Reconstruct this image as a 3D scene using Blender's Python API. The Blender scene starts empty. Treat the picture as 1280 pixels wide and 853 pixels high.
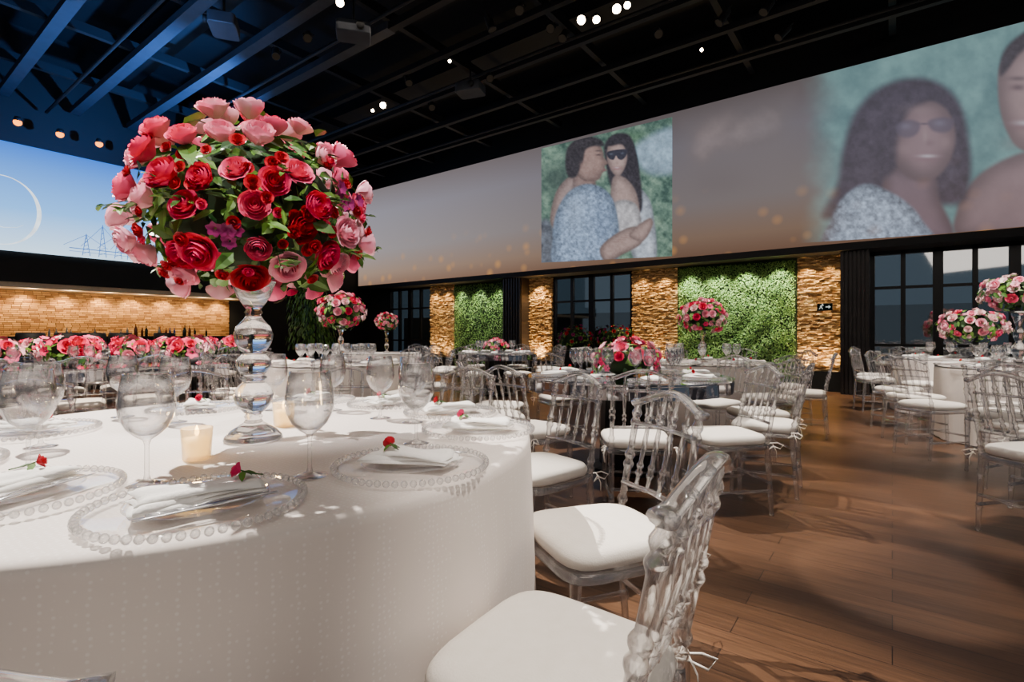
import bpy, math, random
import numpy as np
from mathutils import Vector, Matrix, Quaternion
random.seed(7)
R=random.random
def U(a,b): return a+(b-a)*random.random()
F=642.0; HC=1.10; HY=418.0
C_,S_=0.8036,0.5951
YAW=math.atan2(S_,C_)
scene=bpy.context.scene
coll=scene.collection
def W(x,d,z=0.0):      # metres right of / ahead of the camera stand -> room coordinates
    return Vector((C_*x-S_*d, S_*x+C_*d, z))
def north(px,py,Y):
    t=(px-640)/F; d=Y/(S_*t+C_); return d*(C_*t-S_), HC+(HY-py)/F*d
def west(px,py,X):
    t=(px-640)/F; d=X/(C_*t-S_); return d*(S_*t+C_), HC+(HY-py)/F*d
def lin(c):
    o=[]
    for k in c[:3]:
        k=k/255.0
        o.append(k/12.92 if k<=0.04045 else ((k+0.055)/1.055)**2.4)
    return (o[0],o[1],o[2],1.0)
# ------------------------------------------------------------ materials
def mat(name):
    m=bpy.data.materials.new(name); m.use_nodes=True
    nt=m.node_tree; nt.nodes.clear()
    out=nt.nodes.new('ShaderNodeOutputMaterial')
    return m,nt,out
def N(nt,t,**k):
    n=nt.nodes.new(t)
    for a,b in k.items():
        if a.startswith('_'): setattr(n,a[1:],b)
        else: n.inputs[a.replace('__',' ')].default_value=b
    return n
def pbsdf(name,col,rough=0.5,metal=0.0,col2=None,scale=20,bump=0.0,bscale=60,spec=0.5,trans=0.0,ior=1.45,island=False,sheen=0,sss=0,coat=0,em=None,ems=0):
    m,nt,out=mat(name)
    b=nt.nodes.new('ShaderNodeBsdfPrincipled')
    b.inputs['Roughness'].default_value=rough; b.inputs['Metallic'].default_value=metal
    b.inputs['Specular IOR Level'].default_value=spec
    b.inputs['Transmission Weight'].default_value=trans; b.inputs['IOR'].default_value=ior
    b.inputs['Coat Weight'].default_value=coat
    if em: b.inputs['Emission Color'].default_value=lin(em); b.inputs['Emission Strength'].default_value=ems
    nt.links.new(b.outputs[0],out.inputs[0])
    if col2 is None: col2=tuple(min(255,c*0.88) for c in col)
    mx=nt.nodes.new('ShaderNodeMix'); mx.data_type='RGBA'
    mx.inputs[6].default_value=lin(col); mx.inputs[7].default_value=lin(col2)
    tc=nt.nodes.new('ShaderNodeTexCoord')
    if island:
        g=nt.nodes.new('ShaderNodeNewGeometry'); nt.links.new(g.outputs['Random Per Island'],mx.inputs[0])
    else:
        n=N(nt,'ShaderNodeTexNoise',Scale=scale); nt.links.new(tc.outputs['Object'],n.inputs['Vector'])
        nt.links.new(n.outputs[0],mx.inputs[0])
    nt.links.new(mx.outputs[2],b.inputs['Base Color'])
    if bump>0:
        n2=N(nt,'ShaderNodeTexNoise',Scale=bscale,Detail=4.0); nt.links.new(tc.outputs['Object'],n2.inputs['Vector'])
        bp=N(nt,'ShaderNodeBump',Strength=bump,Distance=0.01); nt.links.new(n2.outputs[0],bp.inputs['Height'])
        nt.links.new(bp.outputs[0],b.inputs['Normal'])
    return m
def emis(name,col,strength=1.0,col2=None,scale=4.0,tex='noise',lo=0.35,hi=0.65):
    m,nt,out=mat(name)
    e=N(nt,'ShaderNodeEmission',Strength=strength); nt.links.new(e.outputs[0],out.inputs[0])
    tc=nt.nodes.new('ShaderNodeTexCoord')
    if col2 is None: col2=tuple(c*0.85 for c in col)
    r=nt.nodes.new('ShaderNodeValToRGB')
    r.color_ramp.elements[0].position=lo; r.color_ramp.elements[1].position=hi
    r.color_ramp.elements[0].color=lin(col); r.color_ramp.elements[1].color=lin(col2)
    n=N(nt,'ShaderNodeTexNoise',Scale=scale,Detail=6.0)
    nt.links.new(tc.outputs['Object'],n.inputs['Vector']); nt.links.new(n.outputs[0],r.inputs[0])
    nt.links.new(r.outputs[0],e.inputs[0])
    return m
def thin(name,f0=0.05,k=0.9,pw=4.0,rough=0.03,diff=0.0,tint=(0.985,0.985,0.985,1),glass=0.0,gcol=(1,1,1,1),dcol=(.9,.88,.88,1),edge=None,epw=2.5):
    # clear wall: mirror reflection and absorption grow toward grazing view, same from both sides
    m,nt,out=mat(name)
    g=N(nt,'ShaderNodeBsdfGlossy',Roughness=rough); g.inputs[0].default_value=(1,1,1,1)
    t=nt.nodes.new('ShaderNodeBsdfTransparent'); t.inputs[0].default_value=tint
    lw=N(nt,'ShaderNodeLayerWeight',Blend=0.5)
    if edge:
        pe=nt.nodes.new('ShaderNodeMath'); pe.operation='POWER'; pe.inputs[1].default_value=epw; nt.links.new(lw.outputs['Facing'],pe.inputs[0])
        mc=nt.nodes.new('ShaderNodeMix'); mc.data_type='RGBA'; mc.inputs[6].default_value=tint; mc.inputs[7].default_value=edge
        nt.links.new(pe.outputs[0],mc.inputs[0]); nt.links.new(mc.outputs[2],t.inputs[0])
    p=nt.nodes.new('ShaderNodeMath'); p.operation='POWER'; p.inputs[1].default_value=pw; nt.links.new(lw.outputs['Facing'],p.inputs[0])
    ma=nt.nodes.new('ShaderNodeMath'); ma.operation='MULTIPLY_ADD'; ma.inputs[1].default_value=k; ma.inputs[2].default_value=f0; nt.links.new(p.outputs[0],ma.inputs[0])
    mx=nt.nodes.new('ShaderNodeMixShader'); nt.links.new(ma.outputs[0],mx.inputs[0])
    nt.links.new(t.outputs[0],mx.inputs[1]); nt.links.new(g.outputs[0],mx.inputs[2]); last=mx
    if glass>0:
        gl=N(nt,'ShaderNodeBsdfGlass',Roughness=0.0,IOR=1.45); gl.inputs[0].default_value=gcol
        m2=nt.nodes.new('ShaderNodeMixShader'); m2.inputs[0].default_value=glass
        nt.links.new(last.outputs[0],m2.inputs[1]); nt.links.new(gl.outputs[0],m2.inputs[2]); last=m2
    if diff>0:
        d=N(nt,'ShaderNodeBsdfDiffuse'); d.inputs[0].default_value=dcol
        m2=nt.nodes.new('ShaderNodeMixShader'); m2.inputs[0].default_value=diff
        nt.links.new(last.outputs[0],m2.inputs[1]); nt.links.new(d.outputs[0],m2.inputs[2]); last=m2
    nt.links.new(last.outputs[0],out.inputs[0]); return m
M={}
M['acrylic']=thin('clear_acrylic',.08,.85,2.2,0.07,0.015,(.97,.965,.97,1),0.38,edge=(.26,.25,.27,1),epw=2.0)
M['acrylic_far']=thin('clear_acrylic_thin',.09,.85,1.8,0.10,0.035,(.93,.925,.93,1),edge=(.28,.27,.29,1),epw=2.0)
M['glass']=thin('drinking_glass',.05,.9,2.4,0.02,0.0,(.985,.985,.99,1),.10,edge=(.30,.31,.33,1),epw=2.6)
M['glassfar']=thin('drinking_glass_thin',.07,.8,2.0,0.05,0.015,edge=(.4,.4,.42,1))
M['plateglass']=thin('plate_glass',.05,.5,4,0.05,0.05,(.985,.985,.985,1))
M['beadglass']=thin('bead_glass',.10,.7,2.0,0.05,0.06,(.93,.93,.93,1),.3,edge=(.45,.45,.45,1))
M['crystal']=thin('crystal_glass',.06,.8,3,0.03,0.0,(.97,.98,1,1),0.85)
M['silver']=pbsdf('polished_silver',(226,226,228),0.25,0.65)
M['mirror']=pbsdf('mirror_tile',(205,205,210),0.04,1.0,(160,160,170),island=True)
M['cushion']=pbsdf('cushion_fabric',(236,229,220),0.85,0,(226,218,207),30,0.15,200)
M['napkin']=pbsdf('napkin_linen',(246,244,240),0.9,0,(238,235,230),30,0.2,150)
M['black']=pbsdf('black_paint',(9,9,10),0.65,0,(6,6,7),5)
M['blackceil']=pbsdf('black_ceiling',(7,7,8),0.9,0,(4,4,5),3)
M['frame']=pbsdf('black_metal_frame',(14,12,12),0.35,0.3)
M['beam']=pbsdf('painted_steel_beam',(58,62,70),0.6,0.2,(40,43,50),6)
M['dkbeam']=pbsdf('dark_unlit_steel',(12,12,14),0.65,0.1,(7,7,9),6)  # dark rig steel; also carries the painted shade on the split beams
M['dkwood']=pbsdf('dark_wood_pillar',(42,34,32),0.45,0,(28,22,20),12)
M['leaf']=pbsdf('green_leaf',(112,158,56),0.45,0,(20,64,24),island=True)
M['leafy']=pbsdf('garden_leaf',(132,170,80),0.5,0,(56,104,38),island=True)
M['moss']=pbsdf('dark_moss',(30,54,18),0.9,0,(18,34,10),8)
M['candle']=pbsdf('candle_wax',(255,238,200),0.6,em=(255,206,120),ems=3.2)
M['flame']=emis('flame',(255,200,110),25.0)
M['lampglow']=emis('lamp_lens_glow',(255,222,176),60.0)
M['lampdim']=emis('lamp_lens_dim',(255,222,190),.02)
M['lamporange']=emis('orange_lamp_glow',(255,140,30),6.0)
M['stem']=pbsdf('stem_green',(60,96,40),0.6)
M['soffit']=pbsdf('cream_soffit',(226,204,170),0.7)
for nm,a,b in [('rose_lightpink',(255,200,213),(253,150,180)),('rose_pink',(252,110,156),(242,70,126)),('rose_hot',(240,42,110),(218,24,88)),
               ('rose_red',(210,14,46),(164,8,32)),('rose_magenta',(176,44,120),(120,22,84)),('rose_cream',(254,236,228),(250,190,202))]:
    M[nm]=pbsdf(nm,a,0.5,0,b,island=True,spec=0.3)
for nm,a,b in [('bottle_green',(24,60,30),(14,40,20)),('bottle_blue',(40,80,190),(20,50,140)),('bottle_amber',(140,70,20),(90,40,10)),('bottle_clear',(190,200,200),(160,170,170))]:
    M[nm]=pbsdf(nm,a,0.08,0,b,coat=0.5)
def floor_mat():
    m,nt,out=mat('wood_plank_floor')
    b=nt.nodes.new('ShaderNodeBsdfPrincipled'); nt.links.new(b.outputs[0],out.inputs[0])
    tc=nt.nodes.new('ShaderNodeTexCoord')
    br=nt.nodes.new('ShaderNodeTexBrick'); br.offset=0.37
    br.inputs['Color1'].default_value=lin((96,68,48)); br.inputs['Color2'].default_value=lin((74,52,37))
    br.inputs['Mortar'].default_value=lin((34,23,17)); br.inputs['Scale'].default_value=1.0
    br.inputs['Mortar Size'].default_value=0.0022; br.inputs['Mortar Smooth'].default_value=.5; br.inputs['Brick Width'].default_value=1.3; br.inputs['Row Height'].default_value=0.125
    nt.links.new(tc.outputs['Object'],br.inputs['Vector'])
    mp=nt.nodes.new('ShaderNodeMapping'); mp.inputs['Scale'].default_value=(1.4,34,1); nt.links.new(tc.outputs['Object'],mp.inputs[0])
    n=N(nt,'ShaderNodeTexNoise',Scale=2.2,Detail=8.0,Roughness=0.65,Distortion=0.4); nt.links.new(mp.outputs[0],n.inputs['Vector'])
    r=nt.nodes.new('ShaderNodeValToRGB'); r.color_ramp.elements[0].position=0.3; r.color_ramp.elements[1].position=0.7
    r.color_ramp.elements[0].color=(0.50,0.49,0.48,1); r.color_ramp.elements[1].color=(1.25,1.22,1.18,1)
    nt.links.new(n.outputs[0],r.inputs[0])
    mx=nt.nodes.new('ShaderNodeMix'); mx.data_type='RGBA'; mx.blend_type='MULTIPLY'; mx.inputs[0].default_value=1
    nt.links.new(br.outputs[0],mx.inputs[6]); nt.links.new(r.outputs[0],mx.inputs[7]); nt.links.new(mx.outputs[2],b.inputs['Base Color'])
    b.inputs['Roughness'].default_value=0.33
    bp=N(nt,'ShaderNodeBump',Strength=0.10,Distance=0.01); nt.links.new(n.outputs[0],bp.inputs['Height']); nt.links.new(bp.outputs[0],b.inputs['Normal'])
    return m
M['floor']=floor_mat()
def cloth_mat():
    m,nt,out=mat('white_damask_cloth')
    b=nt.nodes.new('ShaderNodeBsdfPrincipled'); nt.links.new(b.outputs[0],out.inputs[0])
    tc=nt.nodes.new('ShaderNodeTexCoord')
    v=N(nt,'ShaderNodeTexVoronoi',Scale=85.0,Randomness=0.35); nt.links.new(tc.outputs['Object'],v.inputs['Vector'])
    r=nt.nodes.new('ShaderNodeValToRGB'); r.color_ramp.elements[0].position=0.15; r.color_ramp.elements[1].position=0.3
    r.color_ramp.elements[0].color=lin((236,228,222)); r.color_ramp.elements[1].color=lin((224,213,205))
    nt.links.new(v.outputs[0],r.inputs[0]); nt.links.new(r.outputs[0],b.inputs['Base Color'])
    b.inputs['Roughness'].default_value=0.7; b.inputs['Sheen Weight'].default_value=0.2
    return m
M['cloth']=cloth_mat()
M['stone']=pbsdf('ledge_stone',(226,190,130),0.85,0,(122,90,52),bump=0.5,bscale=22,island=True)
M['brick']=pbsdf('warm_brick',(210,160,96),0.8,0,(134,92,50),bump=0.5,bscale=30,island=True)
def bigscreen():
    m,nt,out=mat('projected_backdrop')
    e=N(nt,'ShaderNodeEmission',Strength=1.0); nt.links.new(e.outputs[0],out.inputs[0])
    tc=nt.nodes.new('ShaderNodeTexCoord'); sp=nt.nodes.new('ShaderNodeSeparateXYZ'); nt.links.new(tc.outputs['Generated'],sp.inputs[0])
    r=nt.nodes.new('ShaderNodeValToRGB'); els=r.color_ramp.elements
    els[0].position=0.0; els[0].color=lin((128,100,82)); els[1].position=1.0; els[1].color=lin((112,104,104))
    for p,c in [(0.12,(146,122,104)),(0.35,(140,132,130)),(0.75,(130,126,132))]:
        k=els.new(p); k.color=lin(c)
    nt.links.new(sp.outputs['Z'],r.inputs[0])
    r2=nt.nodes.new('ShaderNodeValToRGB'); q=r2.color_ramp.elements; q[0].position=0; q[0].color=(1.5,1.55,1.65,1); q[1].position=1; q[1].color=(0.75,0.72,0.72,1)
    k=q.new(0.25); k.color=(1.15,1.15,1.2,1)
    k=q.new(0.5); k.color=(0.72,0.70,0.72,1)
    nt.links.new(sp.outputs['X'],r2.inputs[0])
    mx=nt.nodes.new('ShaderNodeMix'); mx.data_type='RGBA'; mx.blend_type='MULTIPLY'; mx.inputs[0].default_value=1
    nt.links.new(r.outputs[0],mx.inputs[6]); nt.links.new(r2.outputs[0],mx.inputs[7])
    v=N(nt,'ShaderNodeTexVoronoi',Scale=2.4,Randomness=1.0); nt.links.new(tc.outputs['Object'],v.inputs['Vector'])
    vr=nt.nodes.new('ShaderNodeMapRange'); vr.inputs[1].default_value=0.34; vr.inputs[2].default_value=0.02; nt.links.new(v.outputs[0],vr.inputs[0])
    zr=nt.nodes.new('ShaderNodeMapRange'); zr.inputs[1].default_value=0.45; zr.inputs[2].default_value=0.10; nt.links.new(sp.outputs['Z'],zr.inputs[0])
    mm=nt.nodes.new('ShaderNodeMath'); mm.operation='MULTIPLY'; nt.links.new(vr.outputs[0],mm.inputs[0]); nt.links.new(zr.outputs[0],mm.inputs[1])
    m3=nt.nodes.new('ShaderNodeMath'); m3.operation='MULTIPLY'; m3.inputs[1].default_value=0.5; nt.links.new(mm.outputs[0],m3.inputs[0])
    ad=nt.nodes.new('ShaderNodeMix'); ad.data_type='RGBA'; nt.links.new(m3.outputs[0],ad.inputs[0])
    nt.links.new(mx.outputs[2],ad.inputs[6]); ad.inputs[7].default_value=lin((240,170,90))
    nt.links.new(ad.outputs[2],e.inputs[0]); return m
M['bigscreen']=bigscreen()
def bluescreen():
    m,nt,out=mat('blue_sky_projection')
    e=N(nt,'ShaderNodeEmission',Strength=2.0); nt.links.new(e.outputs[0],out.inputs[0])
    tc=nt.nodes.new('ShaderNodeTexCoord'); sp=nt.nodes.new('ShaderNodeSeparateXYZ'); nt.links.new(tc.outputs['Generated'],sp.inputs[0])
    r=nt.nodes.new('ShaderNodeValToRGB'); els=r.color_ramp.elements
    els[0].position=0.0; els[0].color=lin((196,226,250)); els[1].position=1.0; els[1].color=lin((40,104,205))
    k=els.new(0.4); k.color=lin((110,174,242))
    nt.links.new(sp.outputs['Z'],r.inputs[0]); nt.links.new(r.outputs[0],e.inputs[0]); return m
M['bluescreen']=bluescreen()
def paintmat():
    m,nt,out=mat('projected_photograph')
    a=nt.nodes.new('ShaderNodeAttribute'); a.attribute_name='Col'
    e=N(nt,'ShaderNodeEmission',Strength=1.0); nt.links.new(a.outputs['Color'],e.inputs[0])
    t=nt.nodes.new('ShaderNodeBsdfTransparent'); mx=nt.nodes.new('ShaderNodeMixShader')
    nt.links.new(a.outputs['Alpha'],mx.inputs[0]); nt.links.new(t.outputs[0],mx.inputs[1]); nt.links.new(e.outputs[0],mx.inputs[2])
    nt.links.new(mx.outputs[0],out.inputs[0]); return m
M['photo']=paintmat()
# ------------------------------------------------------------ geometry builder
class G:
    def __init__(s): s.v=[];s.f=[];s.m=[]
    def add(s,v,f,mi=0,X=None):
        o=len(s.v)
        s.v+= [X@Vector(p) for p in v] if X is not None else [Vector(p) for p in v]
        s.f+= [tuple(i+o for i in q) for q in f]; s.m+=[mi]*len(f); return s
    def merge(s,g,X=None,mi=None):
        o=len(s.v); s.v+= [X@p for p in g.v] if X is not None else [p.copy() for p in g.v]
        s.f+=[tuple(i+o for i in q) for q in g.f]; s.m+= g.m if mi is None else [mi]*len(g.f); return s
    def mesh(s,name,mats,smooth=True):
        me=bpy.data.meshes.new(name); me.from_pydata([tuple(p) for p in s.v],[],s.f)
        for k in mats: me.materials.append(M[k])
        me.polygons.foreach_set('material_index',s.m)
        me.polygons.foreach_set('use_smooth',[smooth]*len(s.f)); me.update(); return me
def box(g,c,sz,mi=0,X=None):
    x,y,z=c;a,b,h=sz[0]/2,sz[1]/2,sz[2]/2
    v=[(x+i*a,y+j*b,z+k*h) for i in(-1,1) for j in(-1,1) for k in(-1,1)]
    f=[(0,1,3,2),(4,6,7,5),(0,4,5,1),(2,3,7,6),(0,2,6,4),(1,5,7,3)]
    return g.add(v,f,mi,X)
def box2(g,x0,x1,y0,y1,z0,z1,mi=0): return box(g,((x0+x1)/2,(y0+y1)/2,(z0+z1)/2),(x1-x0,y1-y0,z1-z0),mi)
def lathe(g,prof,seg=24,mi=0,X=None,cap0=True,cap1=True):
    v=[];f=[];n=len(prof)
    for (r,z) in prof:
        for i in range(seg):
            a=2*math.pi*i/seg; v.append((r*math.cos(a),r*math.sin(a),z))
    for j in range(n-1):
        for i in range(seg):
            k=(i+1)%seg; f.append((j*seg+i,j*seg+k,(j+1)*seg+k,(j+1)*seg+i))
    if cap0: f.append(tuple(reversed(range(seg))))
    if cap1: f.append(tuple((n-1)*seg+i for i in range(seg)))
    return g.add(v,f,mi,X)
def between(p0,p1):
    p0=Vector(p0);p1=Vector(p1);d=p1-p0
    q=d.to_track_quat('Z','Y'); return Matrix.Translation(p0)@q.to_matrix().to_4x4(), d.length
def spindle(g,p0,p1,prof,seg=10,mi=0):
    X,L=between(p0,p1); return lathe(g,[(r,t*L) for t,r in prof],seg,mi,X)
def sweep(g,pts,rx,rz=None,seg=8,mi=0,up=Vector((0,1,0)),closed=False):
    rz=rz or rx; pts=[Vector(p) for p in pts]; n=len(pts); v=[];f=[]
    for i,p in enumerate(pts):
        a=pts[(i-1)%n] if (closed or i>0) else p; b=pts[(i+1)%n] if (closed or i<n-1) else p
        t=(b-a).normalized(); s=t.cross(up).normalized() if abs(t.dot(up))<0.99 else t.cross(Vector((1,0,0))).normalized(); w=s.cross(t).normalized()
        kx=rx[i] if isinstance(rx,(list,tuple)) else rx; kz=rz[i] if isinstance(rz,(list,tuple)) else rz
        for k in range(seg):
            an=2*math.pi*k/seg; v.append(p+s*(kz*math.sin(an))+w*(kx*math.cos(an)))
    m=n if closed else n-1
    for i in range(m):
        for k in range(seg):
            k2=(k+1)%seg; j=(i+1)%n; f.append((i*seg+k,i*seg+k2,j*seg+k2,j*seg+k))
    if not closed: f.append(tuple(reversed(range(seg)))); f.append(tuple((n-1)*seg+k for k in range(seg)))
    return g.add(v,f,mi)
def ball(g,c,r,mi=0,seg=8,rings=5):
    prof=[(max(1e-4,math.sin(math.pi*i/rings))*r,-math.cos(math.pi*i/rings)*r) for i in range(rings+1)]
    return lathe(g,prof,seg,mi,Matrix.Translation(Vector(c)))
def rsq(w,d,n=28,p=4.0,taper=0.0):
    o=[]
    for i in range(n):
        a=2*math.pi*i/n; c,s=math.cos(a),math.sin(a)
        x=abs(c)**(2/p)*math.copysign(1,c)*w; y=abs(s)**(2/p)*math.copysign(1,s)*d
        x*=1+taper*(y/d); o.append((x,y))
    return o
def pillow(g,w,d,zs,mi=0,p=4.0,taper=0.0,n=28):
    v=[];f=[];ol=rsq(w,d,n,p,taper)
    for z,s in zs:
        for x,y in ol: v.append((x*s,y*s,z))
    for j in range(len(zs)-1):
        for i in range(n):
            k=(i+1)%n; f.append((j*n+i,j*n+k,(j+1)*n+k,(j+1)*n+i))
    f.append(tuple(reversed(range(n)))); f.append(tuple((len(zs)-1)*n+i for i in range(n)))
    return g.add(v,f,mi)
# ------------------------------------------------------------ objects
def ob(name,me,parent=None,loc=None,rot=None,label=None,cat=None,group=None,kind=None):
    o=bpy.data.objects.new(name,me); coll.objects.link(o)
    if parent: o.parent=parent
    if loc is not None: o.location=loc
    if rot is not None: o.rotation_euler=rot if isinstance(rot,(tuple,list)) else (0,0,rot)
    if label: o['label']=label
    if cat: o['category']=cat
    if group: o['group']=group
    if kind: o['kind']=kind
    return o
tn=[0]
def struct(name,g,mats,label,cat,smooth=False):
    if name is None: tn[0]+=1; name='trim_%d'%tn[0]
    return ob(name,g.mesh(name,mats,smooth),label=label,cat=cat,kind='structure')
def clone(root,loc,rot,label=None,group=None,scale=None):
    def rec(o,par):
        c=o.copy(); coll.objects.link(c)
        if par is not None: c.parent=par; c.matrix_parent_inverse.identity()
        for ch in o.children: rec(ch,c)
        return c
    n=rec(root,None); n.location=loc; n.rotation_euler=(0,0,rot) if not isinstance(rot,tuple) else rot
    n.scale=(scale,)*3 if scale else (1,1,1)
    if label: n['label']=label
    if group: n['group']=group
    return n
class Kind:
    def __init__(s,root): s.root=root; s.used=False; s.l0=root['label']
    def put(s,loc,rot=0.0,label=None,group=None,scale=None):
        if not s.used:
            s.used=True; r=s.root; r.location=loc; r.rotation_euler=(0,0,rot) if not isinstance(rot,tuple) else rot
            if scale: r.scale=(scale,)*3
            if label: r['label']=label
            if group: r['group']=group
            return r
        return clone(s.root,loc,rot,label or s.l0,group,scale)
# ------------------------------------------------------------ chair
LEGP=[(0,.011),(.03,.015),(.06,.011),(.2,.013),(.30,.014),(.32,.019),(.34,.014),(.36,.019),(.38,.014),(.60,.016),(.72,.016),(.74,.021),(.77,.015),(.80,.021),(.83,.016),(.94,.018),(1,.017)]
POSTP=[(0,.017),(.04,.013),(.07,.019),(.09,.019),(.12,.012),(.15,.019),(.17,.019),(.20,.012),(.42,.013),(.45,.019),(.47,.019),(.50,.012),(.53,.019),(.55,.019),(.58,.012),(.78,.012),(.81,.018),(.83,.018),(.86,.012),(.89,.018),(.91,.018),(.94,.012),(1,.014)]
SPP=[(0,.008),(.13,.007),(.16,.0125),(.18,.0125),(.21,.007),(.24,.0125),(.26,.0125),(.29,.007),(.5,.0095),(.68,.007),(.71,.013),(.73,.013),(.76,.007),(.79,.013),(.81,.013),(.84,.007),(1,.008)]
STP=[(0,.010),(.4,.008),(.45,.013),(.5,.009),(.55,.013),(.6,.008),(1,.010)]
BWD=.176
def by(z):
    t=(z-0.43)/(0.86-0.43); return -0.185-0.03*t-0.055*t*t
def chair_geo(seg):
    P={}
    P['front']=[]
    for sx in(-1,1):
        g=G(); spindle(g,(sx*.175,.19,0),(sx*.172,.175,.43),LEGP,seg); P['front'].append(g)
        g2=G(); spindle(g2,(sx*.165,-.215,0),(sx*.165,-.185,.43),LEGP,seg)
        spindle(g2,(sx*.165,-.185,.43),(sx*.160,by(.85),.85),POSTP,seg); P.setdefault('back',[]).append(g2)
    g=G()
    pillow(g,.207,.212,[(.402,.97),(.408,1.0),(.430,1.0),(.434,.97)],p=5,taper=.06,n=28 if seg>6 else 14); P['frame']=g
    g=G(); pillow(g,.198,.203,[(.436,.93),(.44,.985),(.452,1.0),(.462,1.01),(.472,.995),(.484,.95),(.490,.86),(.494,.6),(.495,.2)],p=4.5,taper=.06,n=36 if seg>6 else 16)
    P['cushion']=g
    g=G(); ns=17 if seg>6 else 9; pts=[];rx=[];rz=[]
    for i in range(ns):
        t=-1+2*i/(ns-1); z=.845+.05*(math.cos(t*math.pi/2)**1.3 if abs(t)<1 else 0)
        pts.append((t*BWD,by(z)-0.012*(1-t*t),z))
        k=1.0+ (0.35 if abs(t)>0.93 else 0); rx.append(.019*k); rz.append(.012*k)
    sweep(g,pts,rx,rz,10 if seg>6 else 5,up=Vector((0,1,0))); P['rail']=g; P['low']=[]
    for zz,rr in((.56,.010),(.775,.008)):
        g=G(); sweep(g,[(-.162,by(zz),zz),(0,by(zz)-.01,zz+.004),(.162,by(zz),zz)],rr,rr*.9,8 if seg>6 else 4,up=Vector((0,1,0))); P['low'].append(g)
    P['spindle']=[]
    for i in range(4):
        x=-.096+i*.064; g=G(); zt=.845+.05*math.cos(x/BWD*math.pi/2)**1.3-.01
        spindle(g,(x*.98,by(.56)-.008,.555),(x,by(zt)-.012,zt),SPP,seg); P['spindle'].append(g)
    P['stretch']=[]
    for a,b in [((-.175,.188,.2),(.175,.188,.2)),((-.166,-.2,.2),(.166,-.2,.2)),((-.175,.188,.15),(-.166,-.207,.15)),((.175,.188,.15),(.166,-.207,.15))]:
        g=G(); spindle(g,a,b,STP,seg); P['stretch'].append(g)
    return P
def make_chair():
    P=chair_geo(14)
    root=ob('banquet_chair',P['frame'].mesh('chair_seat_frame',['acrylic']),label='clear acrylic banquet chair with turned spindles and white seat cushion',cat='chair')
    cu=P['cushion']
    for sx in(-1,1):
        for k in(-1,1):
            pts=[(sx*.19,-.185,.445),(sx*.205,-.205+.02*k,.45),(sx*.225,-.22+.03*k,.437),(sx*.215,-.2+.035*k,.415),(sx*.2,-.20,.43)]
            sweep(cu,pts,.003,.0015,4,up=Vector((0,0,1)))
        sweep(cu,[(sx*.2,-.2,.44),(sx*.21,-.215,.40),(sx*.205,-.22,.36)],.004,.0015,4,up=Vector((1,0,0)))
    ob('seat_cushion',cu.mesh('cushion',['cushion']),root,label='off-white fabric seat cushion')
    for g in P['front']+P['back']: ob('leg',g.mesh('chair_leg',['acrylic']),root)
    br=ob('backrest',P['rail'].mesh('backrest_rail',['acrylic']),root)
    for g in P['low']: ob('rail',g.mesh('chair_rail',['acrylic']),br)
    for g in P['spindle']: ob('spindle',g.mesh('chair_spindle',['acrylic']),br)
    for g in P['stretch']: ob('stretcher',g.mesh('chair_stretcher',['acrylic']),root)
    return root
def make_chair_far():
    P=chair_geo(6); g=G()
    for k in('front','back','spindle','stretch','low'):
        for q in P[k]: g.merge(q)
    g.merge(P['frame']); g.merge(P['rail'])
    r=ob('banquet_chair',g.mesh('chair_simple',['acrylic_far']),label='clear acrylic banquet chair with white seat cushion',cat='chair')
    ob('seat_cushion',P['cushion'].mesh('cushion_simple',['cushion']),r)
    return r
CH=Kind(make_chair()); CF=Kind(make_chair_far())
occ=[]
def free(p,r=.21):
    return all((p[0]-a)**2+(p[1]-b)**2>(r+c)**2 for a,b,c in occ)
def chair(x,d,fx,fy,label=None,group='clear acrylic banquet chairs',near=None,force=False):
    rot=math.atan2(-fx,fy)+YAW; p=W(x,d,0)
    if not force and not free(p,.23): return
    occ.append((p.x,p.y,.22))
    near = (math.hypot(x,d)<5.3) if near is None else near
    return (CH if near else CF).put(p,rot,label,group)
# ------------------------------------------------------------ setting: room
XW=-14.95; YN=11.62; YS=11.1; XE=5.5; YSO=-4.0; ZC=7.6
g=G(); box2(g,XW-.2,XE,YSO,YN+.2,-.1,0); struct('floor',g,['floor'],'dark brown wood plank floor with satin sheen','floor')
g=G(); box2(g,XW-.2,XE,YSO,YN+.2,ZC,ZC+.1); struct('ceiling',g,['blackceil'],'black painted ceiling above the lighting rig','ceiling')
segs=[('b',-14.95,-13.85),('w',-13.85,-11.8),('s',-11.8,-10.75),('g',-10.75,-8.6),('p',-8.6,-7.98),('s',-7.98,-7.24),('w',-7.24,-5.0),('s',-5.0,-3.9),('g',-3.9,-1.52),('s',-1.52,-.77),('p',-.77,-.33),('w',-.33,5.5)]
ZB=2.62
g=G()
for t,a,b in segs:
    if t!='w': box2(g,a,b,YN,YN+.2,0,ZC)
    else: box2(g,a,b,YN,YN+.2,ZB,ZC); box2(g,a,b,YN,YN+.2,0,.12)
wn=struct('wall_north',g,['black'],'black upper wall with stone and planted panels below','wall')
def stones(x0,x1,z0,z1,y,axis='x',hmin=.016,hmax=.032,lmin=.04,lmax=.14,dep=.07,gap=.002):
    g=G(); z=z0
    while z<z1-.01:
        h=min(U(hmin,hmax),z1-z); x=x0-U(0,.1)
        while x<x1:
            l=U(lmin,lmax); a=max(x,x0); b=min(x+l,x1)
            if b-a>.02:
                dd=U(.02,dep); jz=U(-.004,.004)
                if axis=='x':
                    box2(g,a+gap,b-gap,y-dd,y+.01,z+gap+jz,z+h-gap+jz)
                    for q in range(1,9):
                        if g.v[-q].y<y: g.v[-q].y+=U(-.012,.012)
                else: box2(g,y-.01,y+dd,a+gap,b-gap,z+gap,z+h-gap)
            x+=l
        z+=h
    return g
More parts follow.
